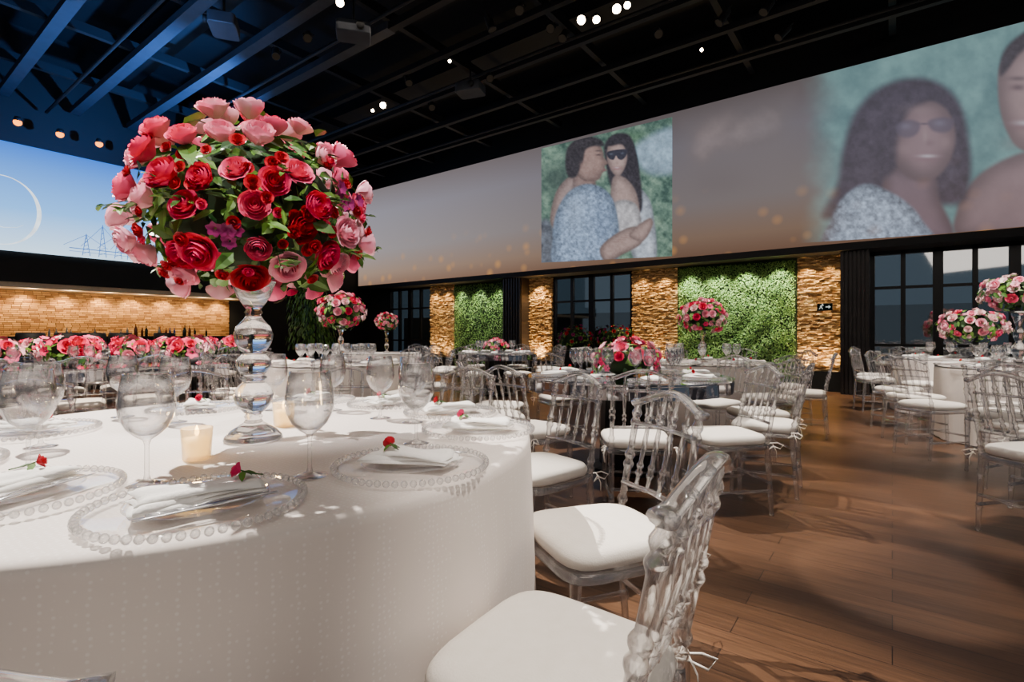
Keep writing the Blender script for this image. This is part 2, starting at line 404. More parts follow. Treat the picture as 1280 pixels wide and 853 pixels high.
for t,a,b in segs:
    if t=='s':
        struct(None,stones(a,b,.38,ZB,YN-.01),['stone'],'golden stacked ledge stone wall cladding','wall cladding')
        gb=G(); box2(gb,a,b,YN-.09,YN,0,.38); struct(None,gb,['black'],'black plinth under the stone cladding','plinth')
g=G(); box2(g,XW-.2,XW,YSO,YN+.2,0,ZC); ww=struct('wall_west',g,['black'],'black wall with lit brick niche behind bar','wall')
yb0,_=west(-120,400,XW); yb1,_=west(286,400,XW)
struct(None,stones(yb0,yb1,1.0,2.04,XW,'y',.042,.044,.13,.15,.03,.004),['brick'],'warm lit brick wall behind the bar','brick wall')
for (a,b) in [(-8.6,-7.98),(-.77,-.33)]:
    g=G(); box2(g,a,b,YN-.42,YN-.02,0,ZB)
    n=7
    for i in range(n):
        xx=a+(b-a)*(i+.5)/n; box2(g,xx-.02,xx+.02,YN-.46,YN-.42,.0,ZB)
    struct(None,g,['dkwood'],'dark ribbed wooden pillar','pillar')
_,zsb=north(1050,305,YS); _,zst=north(1050,89,YS)
g=G(); box2(g,XW,XE,YS+.02,YN,ZB,ZC); box2(g,XW,XE,YS-.06,YS+.02,ZB,zsb)
struct(None,g,['black'],'black bulkhead carrying the long projection screen','bulkhead')
_,wb=west(0,312,XW+.2); _,wt=west(0,175,XW+.2)
g=G(); box2(g,XW,XW+.15,YSO,YN,2.22,ZC); box2(g,XW,XW+.9,YSO,yb1+.3,2.15,2.62); struct(None,g,['black'],'black bulkhead above the bar','bulkhead')
g=G(); box2(g,XW,XW+.85,YSO,yb1+.2,2.04,2.15); struct(None,g,['soffit'],'cream lit soffit over the bar','soffit')
def window(i,x0,x1,cols,z0=.12,z1=ZB,rows=(0.9,1.95)):
    g=G(); y=YN+.05; fw=.07
    box2(g,x0,x1,y-.05,y+.05,z0,z0+fw); box2(g,x0,x1,y-.05,y+.05,z1-fw,z1)
    for c in range(cols+1):
        xx=x0+(x1-x0)*c/cols; w=fw if c%2==0 else .035
        box2(g,max(x0,xx-w),min(x1,xx+w),y-.05,y+.05,z0,z1)
    for r in rows: box2(g,x0,x1,y-.035,y+.035,r-.025,r+.025)
    o=struct('window_%d'%i,g,['frame'],'black framed glazed doors with square panes','window')
    g=G(); box2(g,x0,x1,y-.006,y+.006,z0,z1); ob('pane',g.mesh('pane',['winglass'],False),o,label='dark reflective glass')
M['winglass']=thin('window_glass',.28,.7,4,.03,0,(.6,.68,.72,1))
window(1,-13.85,-11.8,4); window(2,-7.24,-5.0,4); window(3,-.33,5.5,12)
g=G(); box2(g,-16,9,14.2,14.4,0,1.75); M['terrace']=pbsdf('terrace_render',(44,38,36),0.9); struct('wall_terrace',g,['terrace'],'dark terrace parapet outside the windows','wall')
def leafquad(g,p,n,up,l,w,mi=0,curl=.25):
    n=n.normalized(); t=(up-n*up.dot(n)); t=t.normalized() if t.length>1e-3 else Vector((1,0,0)); s=n.cross(t)
    v=[p,p+t*l*.35+s*w*.5+n*l*.02,p+t*l*.75+s*w*.36-n*l*curl*.4,p+t*l-n*l*curl,p+t*l*.75-s*w*.36-n*l*curl*.4,p+t*l*.35-s*w*.5+n*l*.02,p+t*l*.4+n*l*-.06,p+t*l*.75-n*l*(curl*.4+.05)]
    f=[(0,1,6),(1,2,7,6),(2,3,7),(0,6,5),(6,7,4,5),(7,3,4)]
    g.add(v,f,mi)
for (a,b,z1,cnt) in [(-10.75,-8.6,ZB,8000),(-3.9,-1.52,ZB,18000)]:
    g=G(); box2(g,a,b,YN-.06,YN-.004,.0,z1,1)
    for i in range(cnt):
        x=U(a+.04,b-.04); z=U(.05,z1-.05); bl=.5+.5*math.sin(x*7.3+2*math.sin(z*3.1))*math.sin(z*6.1+1.5*math.sin(x*4))
        p=Vector((x,YN-U(.04,.09)-.10*bl,z)); n=Vector((U(-.5,.5),-1,U(-.1,.9)))
        leafquad(g,p,n,Vector((U(-1,1),0,U(-1.2,.3))),U(.024,.042),U(.014,.023))
    ob('vertical_garden',g.mesh('vertical_garden',['leafy','moss'],False),label='lush green planted wall panel between stone cladding',cat='green wall',group='planted wall panels')
ex,ez=north(1031,384,YN-.12)
g=G(); box2(g,-.16,.16,-.015,.015,-.085,.085); es=ob('exit_sign',g.mesh('exit_sign',['black'],False),loc=(ex,YN-.13,ez),label='small dark exit sign with running figure and arrow',cat='exit sign')
es.scale=(.8,1,.8)
M['signwhite']=emis('sign_white',(225,235,228),0.9); M['signgreen']=emis('sign_green',(16,30,26),0.4)
g=G(); box2(g,-.15,.15,-.018,-.015,-.075,.075); ob('sign_face',g.mesh('sign_face',['signgreen'],False),es)
g=G(); y=-.021
g.add([(-.12,y,-.05),(-.105,y,-.05),(-.075,y,-.01),(-.05,y,-.05),(-.035,y,-.05),(-.06,y,.01),(-.04,y,.035),(-.02,y,.03),(-.02,y,.042),(-.045,y,.05),(-.075,y,.04),(-.1,y,.015),(-.085,y,.005)],[tuple(range(13))])
g.add([(-.045+.016*math.cos(a*math.pi/6),y,.065+.014*math.sin(a*math.pi/6)) for a in range(12)],[tuple(range(12))])
g.add([(.02,y,-.012),(.08,y,-.012),(.08,y,-.04),(.125,y,0),(.08,y,.04),(.08,y,.012),(.02,y,.012)],[tuple(range(7))])
ob('pictogram',g.mesh('pictogram',['signwhite'],False),es)
# ------------------------------------------------------------ screens
def crom(pts,n=6):
    o=[];L=len(pts)
    for i in range(L):
        p0,p1,p2,p3=[np.array(pts[(i+k)%L],float) for k in(-1,0,1,2)]
        for j in range(n):
            t=j/n; o.append(0.5*((2*p1)+(-p0+p2)*t+(2*p0-5*p1+4*p2-p3)*t*t+(-p0+3*p1-3*p2+p3)*t**3))
    return np.array(o)
def vnoise(x,y,scale,seed):
    r=np.random.default_rng(seed); g=r.random((128,128))
    u=x/scale; v=y/scale; iu=np.floor(u).astype(int); iv=np.floor(v).astype(int); fu=u-iu; fv=v-iv
    fu=fu*fu*(3-2*fu); fv=fv*fv*(3-2*fv)
    a=g[iu%128,iv%128]; b=g[(iu+1)%128,iv%128]; c=g[iu%128,(iv+1)%128]; d=g[(iu+1)%128,(iv+1)%128]
    return (a*(1-fu)+b*fu)*(1-fv)+(c*(1-fu)+d*fu)*fv
def fbm(x,y,scale,seed,oct=4):
    s=0;a=1;t=0
    for k in range(oct): s=s+a*vnoise(x,y,scale/2**k,seed+k); t+=a; a*=.6
    return s/t
class Paint:
    def __init__(s,c,nx,ny):
        u,v=np.meshgrid(np.linspace(0,1,nx),np.linspace(0,1,ny)); s.nx,s.ny=nx,ny
        (a,b,c_,d)=[np.array(k,float) for k in c]
        P=(a*(1-u[...,None])+b*u[...,None])*(1-v[...,None])+(d*(1-u[...,None])+c_*u[...,None])*v[...,None]
        s.u,s.v=u,v; s.x=P[...,0]; s.y=P[...,1]; s.c=np.zeros((ny,nx,3)); s.a=np.ones((ny,nx))
    def sd(s,poly):
        x,y=s.x,s.y; d=np.full(x.shape,1e9); ins=np.zeros(x.shape,bool); n=len(poly)
        for i in range(n):
            x1,y1=poly[i]; x2,y2=poly[(i+1)%n]; ex,ey=x2-x1,y2-y1
            L=ex*ex+ey*ey+1e-9; t=np.clip(((x-x1)*ex+(y-y1)*ey)/L,0,1)
            d=np.minimum(d,(x-x1-t*ex)**2+(y-y1-t*ey)**2)
            c=((y1>y)!=(y2>y))
            xi=(x2-x1)*(y-y1)/(y2-y1+1e-12)+x1
            ins^=(c&(x<xi))
        d=np.sqrt(d); return np.where(ins,d,-d)
    def shape(s,pts,col,soft=1.2,edge=.25,ew=7,noise=.08,ns=6,alpha=1,seed=1,lx=0,ly=0):
        poly=crom(pts); d=s.sd(poly); m=np.clip((d+soft)/(2*soft),0,1); m=m*m*(3-2*m)*alpha
        sh=1-edge*np.exp(-(np.maximum(d,0)/ew)**2)
        cx,cy=poly.mean(0); sz=np.ptp(poly,axis=0)+1
        sh=sh*(1+lx*(s.x-cx)/sz[0]+ly*(s.y-cy)/sz[1])*(1+noise*2*(fbm(s.x,s.y,ns,seed)-.5))
        s.c=s.c*(1-m[...,None])+np.array(col,float)*sh[...,None]*m[...,None]
    def blob(s,cx,cy,rx,ry,col,a):
        m=a*np.exp(-((s.x-cx)/rx)**2-((s.y-cy)/ry)**2); s.c=s.c*(1-m[...,None])+np.array(col,float)*m[...,None]
    def obj(s,name,parent,yy,k=1.0):
        v=[]
        for j in range(s.ny):
            for i in range(s.nx):
                X,z=north(s.x[j,i],s.y[j,i],YS); v.append((X,yy,min(max(z,zsb+.005),zst-.005)))
        f=[(j*s.nx+i,j*s.nx+i+1,(j+1)*s.nx+i+1,(j+1)*s.nx+i) for j in range(s.ny-1) for i in range(s.nx-1)]
        me=bpy.data.meshes.new(name); me.from_pydata(v,[],f); me.materials.append(M['photo'])
        c=np.clip(s.c*k/255,0,1); l=np.where(c<=.04045,c/12.92,((c+.055)/1.055)**2.4)
        ca=me.color_attributes.new('Col','FLOAT_COLOR','POINT')
        ca.data.foreach_set('color',np.dstack([l,s.a]).reshape(-1).astype('f')); return ob(name,me,parent)
g=G(); box2(g,-14.72,XE,YS-.08,YS-.06,zsb,zst)
scr=ob('projection_screen',g.mesh('projection_screen',['bigscreen'],False),label='long wall projection screen showing two couple photographs',cat='screen')
P=Paint([(679,187),(842,148),(842,321),(679,329)],200,220)
f1=fbm(P.x,P.y,30,3,5); f2=fbm(P.x,P.y,7,9,4); t=np.clip((f1*.5+f2*.75-.38)*2,0,1)[...,None]
P.c=np.array([44,76,64])*(1-t)+np.array([138,176,146])*t
P.blob(700,225,26,22,(36,52,46),.6); P.blob(790,172,20,8,(90,136,90),.5)
P.shape([(798,182),(850,160),(850,212),(822,220),(802,210)],(158,190,212),6,.1,8,.3,8)
P.shape([(675,284),(688,276),(700,300),(700,334),(675,334)],(96,104,116),4,.2,8,.5,7)
P.shape([(792,236),(808,242),(818,266),(822,324),(798,330),(786,290)],(206,218,232),1.8,.35,6,.3,5)
P.shape([(757,186),(764,174),(778,168),(791,174),(799,205),(804,238),(803,266),(784,266),(768,240),(760,212)],(38,34,40),2.4,.1,4,.5,3)
P.shape([(768,224),(784,224),(798,244),(800,276),(780,292),(766,266)],(186,154,144),1.6,.3,6,.08,6)
P.shape([(767,258),(782,251),(798,258),(803,284),(782,298),(767,288)],(206,202,204),1.8,.3,5,.3,5)
P.shape([(762,184),(771,179),(781,182),(786,196),(783,211),(775,222),(767,216),(761,202)],(192,158,148),1.4,.3,5,.05,6,lx=.1)
P.shape([(769,170),(788,173),(797,192),(800,216),(792,222),(786,192),(779,182),(765,184),(760,182)],(38,34,40),2.0,.1,4,.5,3)
P.shape([(762,191),(784,188),(785,195),(780,201),(775,200),(772,196),(769,201),(763,199)],(34,34,46),1.0,0,4,.1,4)
P.blob(766,194,2.2,1.4,(110,120,140),.5); P.blob(780,193,2.2,1.4,(110,120,140),.5)
P.blob(773,211.5,4.4,2,(146,80,88),.8); P.blob(773,211,3.0,.9,(226,214,214),.8); P.blob(773,205,1.6,2,(150,116,108),.5)
P.blob(780,206,3,4,(206,176,164),.4)
P.shape([(690,278),(697,242),(714,222),(730,224),(716,250),(704,290)],(176,144,134),1.6,.35,6,.08,6)
P.shape([(722,214),(744,220),(744,242),(720,240)],(150,118,108),2,.3,5,.05,5)
P.shape([(697,268),(712,242),(735,231),(758,238),(771,258),(776,298),(768,330),(698,334),(693,300)],(150,178,214),1.8,.35,9,.5,3,seed=8)
P.blob(720,262,14,26,(190,208,232),.28); P.blob(756,284,12,30,(100,122,160),.3)
P.shape([(718,194),(728,180),(742,178),(752,183),(756,192),(757,198),(762,205),(758,209),(759,214),(755,218),(751,225),(742,228),(730,226),(720,214)],(170,134,122),1.3,.35,5,.08,6,lx=.12)
P.shape([(709,208),(711,188),(722,176),(740,172),(754,177),(756,184),(744,184),(734,189),(731,202),(727,212),(722,222),(713,222)],(40,36,40),2.0,.1,4,.5,3)
P.blob(729,208,2.5,4,(146,112,102),.7); P.blob(750,195,3.5,1.0,(60,44,44),.8); P.blob(750,190,4,1,(50,40,40),.7)
P.blob(758,214,2.5,1.4,(136,82,84),.7); P.blob(745,221,9,6,(118,92,86),.45)
P.shape([(752,311),(772,293),(794,284),(806,292),(803,306),(782,318),(760,328)],(180,148,138),1.6,.35,5,.08,6)
for i in range(4): P.blob(772+i*6,303-i*2.5,6,.8,(134,102,94),.55)
P.shape([(788,294),(812,274),(818,282),(806,302)],(180,148,138),1.6,.3,4,.05,6)
gr=(fbm(P.x,P.y,2.2,77,2)-.5)[...,None]*26; P.c=P.c+gr
P.a[:]=.93; P.c=P.c*.8+np.array([142,148,164])*.2
P.obj('couple_photograph',scr,YS-.086)
P=Paint([(985,104),(1338,12),(1338,283),(985,306)],300,270)
f1=fbm(P.x,P.y,60,13,4); f2=fbm(P.x,P.y,18,19,4); t=np.clip((f1*.8+f2*.4-.3)*1.6,0,1)[...,None]
P.c=np.array([70,110,112])*(1-t)+np.array([134,190,184])*t
P.shape([(1196,262),(1215,228),(1248,204),(1290,190),(1345,192),(1345,300),(1205,300)],(146,118,120),4,.3,16,.06,20,ly=-.15)
P.shape([(1246,112),(1250,82),(1272,58),(1300,46),(1345,56),(1345,120),(1325,168),(1295,192),(1268,184),(1251,150)],(166,136,134),3,.35,16,.05,18,lx=-.1)
P.shape([(1249,96),(1252,70),(1272,48),(1305,34),(1345,44),(1345,62),(1300,56),(1275,68),(1258,90)],(56,50,56),4,.1,8,.3,5)
P.blob(1271,112,9,4,(84,64,68),.75); P.blob(1271,101,12,3,(76,62,64),.65); P.blob(1312,106,10,4,(84,64,68),.75)
P.blob(1288,132,8,6,(136,104,104),.5); P.blob(1284,126,4,12,(192,162,158),.35)
P.blob(1282,158,22,7,(116,80,86),.7); P.blob(1282,156,15,3.5,(214,206,212),.85)
P.blob(1282,180,24,9,(126,102,102),.5)
P.shape([(1028,272),(1046,234),(1054,188),(1070,142),(1100,112),(1138,100),(1172,106),(1198,130),(1209,168),(1213,215),(1204,252),(1176,258),(1120,258),(1060,272)],(60,52,64),7,.12,14,.35,9)
P.shape([(1112,212),(1165,220),(1174,250),(1190,300),(1120,300),(1104,250)],(122,98,106),4,.3,12,.05,14)
P.shape([(1112,172),(1117,148),(1136,131),(1166,129),(1186,144),(1194,172),(1188,200),(1172,222),(1150,229),(1128,218),(1115,198)],(150,120,124),3.5,.35,18,.04,18,lx=.15)
P.shape([(1098,218),(1099,165),(1112,132),(1138,114),(1174,116),(1158,128),(1136,142),(1123,170),(1117,214)],(60,52,64),6,.1,8,.35,7)
P.shape([(1119,159),(1134,152),(1149,156),(1147,168),(1136,174),(1123,171)],(86,76,94),3,.05,4,.05,6,alpha=.75)
P.shape([(1160,154),(1176,149),(1191,152),(1189,163),(1180,168),(1165,165)],(86,76,94),3,.05,4,.05,6,alpha=.75)
P.blob(1155,157,6,1.5,(76,66,80),.7)
P.blob(1132,160,7,4,(140,140,164),.35); P.blob(1174,156,7,4,(140,140,164),.35)
P.blob(1161,181,6,4,(112,86,92),.4); P.blob(1156,172,3,9,(182,156,154),.4); P.blob(1130,188,11,9,(178,144,144),.35); P.blob(1182,180,8,9,(188,154,152),.35); P.blob(1150,140,22,7,(176,146,146),.35)
P.blob(1158,198,15,4.5,(124,80,90),.55); P.blob(1159,197,11,2.3,(218,212,218),.8)
P.shape([(1036,312),(1040,274),(1056,246),(1082,231),(1110,240),(1135,256),(1152,276),(1165,312)],(170,190,214),3,.3,12,.5,5,seed=21)
fade=np.clip((P.x-1002-26*(fbm(P.x,P.y,40,31,3)-.5))/55,0,1); fade=fade*fade*(3-2*fade)
P.a=fade*.8; P.c=P.c*.78+np.array([140,146,166])*.22
P.obj('portrait_photograph',scr,YS-.086)
P=Paint([(846,147),(1002,104),(1002,260),(846,275)],120,110)
P.c[:]=(120,112,114)
P.shape([(860,190),(880,150),(915,135),(940,160),(930,185),(900,190),(880,205)],(170,150,146),9,.2,10,.1,9,alpha=.8)
P.shape([(905,170),(930,140),(968,130),(985,160),(960,180),(930,186)],(150,136,134),10,.2,10,.1,9,alpha=.7)
P.blob(900,230,40,22,(104,94,96),.5)
ed=np.minimum(np.minimum(P.u,1-P.u)*5,np.minimum(P.v,1-P.v)*4).clip(0,1); P.a=ed*.4
P.obj('blurred_overlay',scr,YS-.0845)
ya,_=west(-160,300,XW+.2); yb,_=west(330,300,XW+.2)
g=G(); box2(g,XW+.16,XW+.2,ya,yb,wb,wt)
ws=ob('projection_screen',g.mesh('blue_screen',['bluescreen'],False),label='bright blue wall screen with white ring motif',cat='screen')
M['ringwhite']=emis('ringwhite',(232,244,255),2.2); M['sketchblue']=emis('sketchblue',(74,128,214),1.5)
g=G(); cy,cz=west(0,262,XW+.2); v=[]; n=64
for i in range(n):
    a=2*math.pi*i/n; w=.022+.055*max(0,math.cos(a+.15))**2
    v+=[(XW+.215,cy+(.64-w)*math.cos(a),cz+(.72-w*.7)*math.sin(a)),(XW+.215,cy+.64*math.cos(a),cz+.72*math.sin(a))]
f=[(2*i,2*i+1,(2*i+3)%(2*n),(2*i+2)%(2*n)) for i in range(n)]
g.add(v,f); ob('ring_motif',g.mesh('ring_motif',['ringwhite'],False),ws)
g=G()
sp_=[(-.75,.05),(-.5,-.12),(-.2,-.3),(.05,-.36),(.25,-.33),(.35,-.27)]
sweep(g,[(XW+.215,cy+a,cz+b) for a,b in sp_],[.012,.03,.035,.03,.02,.006],[.003]*6,6,up=Vector((1,0,0))); ob('script_stroke',g.mesh('script_stroke',['ringwhite']),ws)
g=G(); cy,cz=west(128,322,XW+.2)
def wl(y0,z0,y1,z1,w=.010):
    d=Vector((y1-y0,z1-z0)).normalized()*w; g.add([(XW+.215,y0-d.y,z0+d.x),(XW+.215,y0+d.y,z0-d.x),(XW+.215,y1+d.y,z1-d.x),(XW+.215,y1-d.y,z1+d.x)],[(0,1,2,3)])
for tx,th in((-.3,.5),(0,.75),(.3,.6),(.55,.8)):
    wl(cy+tx-.07,cz,cy+tx,cz+th,.007); wl(cy+tx+.07,cz,cy+tx,cz+th,.007)
    for k in range(5): wl(cy+tx-.06+.012*k,cz+th*.16*k+.05,cy+tx+.06-.012*k,cz+th*.16*k+.1,.006)
    wl(cy+tx,cz+th*.95,cy+tx-.4,cz+.2,.005); wl(cy+tx,cz+th*.95,cy+tx+.4,cz+.2,.005)
wl(cy-.6,cz+.15,cy+1,cz+.15); wl(cy-.6,cz+.08,cy+1,cz+.08,.005)
ob('bridge_sketch',g.mesh('bridge_sketch',['sketchblue'],False),ws)
# ------------------------------------------------------------ ceiling rig
def beam(x0,x1,y0,y1,z0,z1,m,lab='steel ceiling beam'):
    g=G(); box2(g,x0,x1,y0,y1,z0,z1); struct(None,g,[m],lab,'beam')
for i,y in enumerate([1.2,2.25,3.4,4.45,5.5,6.6,7.7,8.8,9.9]):
    if i<5:
        beam(XW+.3,-6.5,y-.09,y+.09,6.0,6.12,'beam'); beam(-6.5,XE,y-.06,y+.06,6.0,6.12,'dkbeam')  # same beam: outside the blue-lit stretch, shade is put into a darker colour
    else: beam(XW+.3,XE,y-.05,y+.05,6.02,6.12,'dkbeam')
for x in [-13.2,-11,-8.8,-6.6,-4.4,-2.2,0,2.2]:
    beam(x-.05,x+.05,-1,10.9,6.2,6.36,'dkbeam','dark cross beam of lighting grid')
for y in [2.9,5.0,7.2,9.3]:
    g=G(); sweep(g,[(XW+.4,y,5.85),(-5,y,5.85),(XE,y,5.85)],.03,.03,8,up=Vector((0,0,1))); struct(None,g,['dkbeam'],'dark round lighting pipe','pipe',True)
for y in [4.0,8.2]:
    g=G(); box2(g,XW+.5,XE,y-.25,y+.25,6.7,7.1); struct(None,g,['dkbeam'],'dark ventilation duct','duct')
def spot_obj(glow):
    g=G(); lathe(g,[(.05,-.14),(.065,-.12),(.07,.0),(.07,.12),(.085,.125),(.085,.16),(.075,.16),(.074,.13)],16,0,cap1=False)
    o=ob('stage_spotlight',g.mesh('spot_body',['black']),label='black stage spotlight hanging from ceiling rig',cat='spotlight')
    g=G(); lathe(g,[(.001,.152),(.074,.150)],16,0,cap0=False,cap1=False); ob('lens',g.mesh('spot_lens',[glow]),o,label='glowing lens')
    g=G(); sweep(g,[(-.085,0,0),(-.095,0,-.1),(-.06,0,-.2),(0,0,-.22),(.06,0,-.2),(.095,0,-.1),(.085,0,0)],.008,.012,6,up=Vector((0,1,0)))
    ob('yoke',g.mesh('spot_yoke',['black']),o); return o
SP=Kind(spot_obj('lampglow')); SPD=Kind(spot_obj('lampdim'))
def putspot(px,py,z,tgt,k,sc=None):
    d=(z-HC)*F/(HY-py); p=W((px-640)/F*d,d,z); v=(Vector(tgt)-p); q=v.to_track_quat('Z','Y').to_euler()
    k.put(p,(q.x,q.y,q.z),None,'stage spotlights on the ceiling rig',sc)
cam0=Vector((0,0,1.1))
for px,py,sc in [(728,24,.8),(745,22,.7),(770,10,.8),(784,5,.6),(425,3,.7),(478,131,.8),(466,138,.4),(562,76,.35),(876,62,.35)]: putspot(px,py,5.68,cam0+Vector((U(-2,2),U(-1,2),-1)),SP,sc)
for px,py in [(612,96),(510,100),(405,185),(425,198),(705,44),(690,34),(612,28),(905,20),(960,8),(345,66),(540,132),(385,45),(650,10),(980,40),(822,40)]:
    putspot(px,py,5.68,W(U(-2,2),U(1,8),0),SPD,.8)
def proj():
    g=G(); pillow(g,.24,.18,[(-.08,.96),(-.07,1),(.07,1),(.08,.96)],0,8)
    o=ob('video_projector',g.mesh('projector_body',['beam'],False),label='grey video projector hung from the ceiling',cat='projector')
    g=G(); lathe(g,[(.05,0),(.055,.05),(.045,.06)],16,0,Matrix.Translation((.1,-.18,0))@Matrix.Rotation(math.pi/2,4,'X')); ob('lens',g.mesh('proj_lens',['black']),o)
    g=G(); lathe(g,[(.018,.08),(.018,.5)],8); ob('mount',g.mesh('proj_mount',['black']),o); return o
PJ=Kind(proj())
for px,py,r in [(588,112,.3),(442,40,.9),(280,32,-.6)]:
    z=5.5; d=(z-HC)*F/(HY-py); PJ.put(W((px-640)/F*d,d,z),r,None,'ceiling video projectors')
def olamp():
    g=G(); lathe(g,[(.04,0),(.06,-.03),(.065,-.09),(.055,-.09)],16); o=ob('ceiling_lamp',g.mesh('lamp_can',['black']),label='round orange glowing lamp above the blue screen',cat='lamp')
    g=G(); ball(g,(0,0,-.11),.07,0,12,8); ob('bulb',g.mesh('bulb',['lamporange']),o); return o
OL=Kind(olamp())
for px,py in [(22,153),(75,168),(124,180),(161,190),(-30,138)]:
    y,z=west(px,py,XW+.9); OL.put((XW+.9,y,z+.11),0,None,'orange lamps above the blue screen')
# ------------------------------------------------------------ flowers
def rose_geo(r=1.0,hi=True,seed=1,openk=1.0):
    rg=random.Random(seed)
    g=G(); layers=[(.17,2,.62,.0,3.4,.66),(.31,3,.60,.01,2.7,.64),(.47,4,.55,.04,2.2,.60),(.63,5,.46,.09,1.9,.57),(.78,5,.34,.16,1.75,.54),(.90,6,.18,.22,1.5,.50)] if hi else [(.3,3,.58,.0,2.7,.64),(.58,4,.46,.08,2.1,.57),(.85,5,.22,.2,1.8,.5)]
    nu,nv=(7,6) if hi else (4,4)
    for li,(Rk,cnt,Hk,curl,span,cl) in enumerate(layers):
        if openk<1: Hk=Hk+.30*(li/5)*(1-openk)*2; curl*=openk; cl=min(.66,cl+.10*(1-openk)*li/3); Rk*=.93
        for k in range(cnt):
            a0=2*math.pi*k/cnt+li*.7+rg.uniform(-.15,.15); v=[];f=[]; hk=Hk+rg.uniform(-.04,.04)
            for j in range(nv):
                vv=j/(nv-1)
                for i in range(nu):
                    uu=i/(nu-1)-.5; e=(2*uu)**2
                    rad=Rk*(.2+.8*math.sin(vv*math.pi*cl))*(1+.08*uu*2)+curl*vv**4*(1-.3*e)+.02*math.sin(uu*9+li)*vv*Rk
                    z=-.6+(.6+hk)*vv**1.05*(1-.20*e*vv)-curl*.6*vv**6*(1-e*.2)
                    wid=.55+.45*math.sin(min(1,vv*1.4)*math.pi/2)
                    a=a0+uu*span*wid
                    v.append((rad*math.cos(a)*r,rad*math.sin(a)*r,z*r))
            for j in range(nv-1):
                for i in range(nu-1): f.append((j*nu+i,j*nu+i+1,(j+1)*nu+i+1,(j+1)*nu+i))
            g.add(v,f)
    return g
ROSE=rose_geo(1.0,True); ROSEL=rose_geo(1.0,False)
cols=['rose_lightpink','rose_pink','rose_hot','rose_red','rose_magenta','rose_cream']
RM={c:[rose_geo(1,True,s,ok).mesh('rose_'+c,[c]) for s,ok in ((1,1),(2,.45),(3,.7))] for c in cols}
def lily_geo():
    g=G()
    for k in range(6):
        a=k*math.pi/3; X=Matrix.Rotation(a,4,'Z'); v=[];f=[]
        for j in range(5):
            t=j/4; w=.34*math.sin(math.pi*min(1,t*.85+.12)); x=.12+.75*t; z=-.2+.8*t-.5*t*t
            v+=[(x,-w,z+.08),(x,0,z),(x,w,z+.08)]
        for j in range(4): f+=[(3*j,3*j+1,3*j+4,3*j+3),(3*j+1,3*j+2,3*j+5,3*j+4)]
        g.add(v,f,0,X)
    return g
LILY=lily_geo(); LM=LILY.mesh('alstroemeria',['rose_magenta'])
def qmat(n,roll):
    return n.to_track_quat('Z','Y').to_matrix().to_4x4()@Matrix.Rotation(roll,4,'Z')
def fib(n):
    ga=math.pi*(3-math.sqrt(5)); o=[]
    for i in range(n):
        z=1-2*(i+.5)/n; r=math.sqrt(1-z*z); o.append(Vector((r*math.cos(i*ga),r*math.sin(i*ga),z)))
    return o
VX,VD=-.78,1.55
VP=W(VX,VD,.78)
BC=W(-.785,1.57,1.465); A3=Vector((.300,.300,.262))
bq=ob('flower_arrangement',None,loc=BC,label='large round bouquet of pink and red roses on crystal vase',cat='flower arrangement')
tocam=(cam0-BC); tocam.z=0; tocam.normalize()
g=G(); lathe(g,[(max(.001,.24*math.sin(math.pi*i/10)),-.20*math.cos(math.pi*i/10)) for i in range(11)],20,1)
for i in range(820):
    n_=Vector((random.gauss(0,1),random.gauss(0,1),random.gauss(0,1))).normalized()
    if n_.z<-.90: continue
    q=R(); rr=U(.74,.94) if q<.84 else U(.94,1.10)
    p=Vector((n_.x*A3.x,n_.y*A3.y,n_.z*A3.z))*rr
    up=Vector((U(-1,1),U(-1,1),U(-.6,1)))+n_*U(.3,1.5)
    nn=(n_+Vector((U(-.8,.8),U(-.8,.8),U(-.2,.9)))).normalized()
    l=U(.04,.065) if R()<.88 else U(.075,.095); leafquad(g,p,nn,up,l,l*U(.42,.58),0)
for i in range(26):
    n_=Vector((random.gauss(0,1),random.gauss(0,1),random.gauss(0.1,.8))).normalized()
    if n_.z<-.6: continue
    p0=Vector((n_.x*A3.x,n_.y*A3.y,n_.z*A3.z))*.9; p1=p0+n_*U(.06,.12)+Vector((0,0,U(-.03,.03)))
    sweep(g,[p0,(p0+p1)/2+Vector((0,0,.01)),p1],.0016,.0016,4,2,up=Vector((.3,.2,1)))
    for k in range(8):
        t=k/7; q=p0.lerp(p1,t); sd=Vector((U(-1,1),U(-1,1),U(-1,1)))+n_*.8; leafquad(g,q,Vector((U(-.5,.5),U(-.5,.5),1)),sd,U(.03,.05),U(.014,.02),0)
ob('foliage',g.mesh('foliage',['leaf','moss','stem'],False),bq,label='mixed dark and bright green leaves')
pts=fib(106)
for p in pts:
    if p.z<-.82: continue
    p=(p+Vector((U(-.10,.10),U(-.10,.10),U(-.10,.10)))).normalized()
    fcam=p.dot(tocam); rim=(p.z>.42) or fcam<.42
    if rim: c=random.choice(['rose_lightpink','rose_lightpink','rose_lightpink','rose_pink','rose_pink']); rad=U(1.0,1.17); r=U(.037,.046); mi=random.choice([1,2,2])
    else: c=random.choice(['rose_hot','rose_pink','rose_red','rose_hot','rose_pink','rose_magenta','rose_hot','rose_lightpink']); rad=U(.98,1.10); r=U(.035,.048); mi=random.choice([0,2,2,0,1])
    if p.z>.8: rad=min(rad,1.12)
    pos=Vector((p.x*A3.x,p.y*A3.y,p.z*A3.z))*rad
    if c=='rose_magenta':
        for k in range(5):
            o2=ob('alstroemeria',LM,bq); o2.matrix_local=Matrix.Translation(pos*1.03+Vector((U(-.03,.03),U(-.03,.03),U(-.03,.03))))@qmat(p,U(0,6))@Matrix.Scale(.024,4)
        continue
    o=ob('rose',RM[c][mi],bq)
    nn=(p+Vector((U(-.25,.25),U(-.25,.25),U(-.1,.5)))).normalized()
    o.matrix_local=Matrix.Translation(pos)@qmat(nn,U(0,6))@Matrix.Scale(r,4)
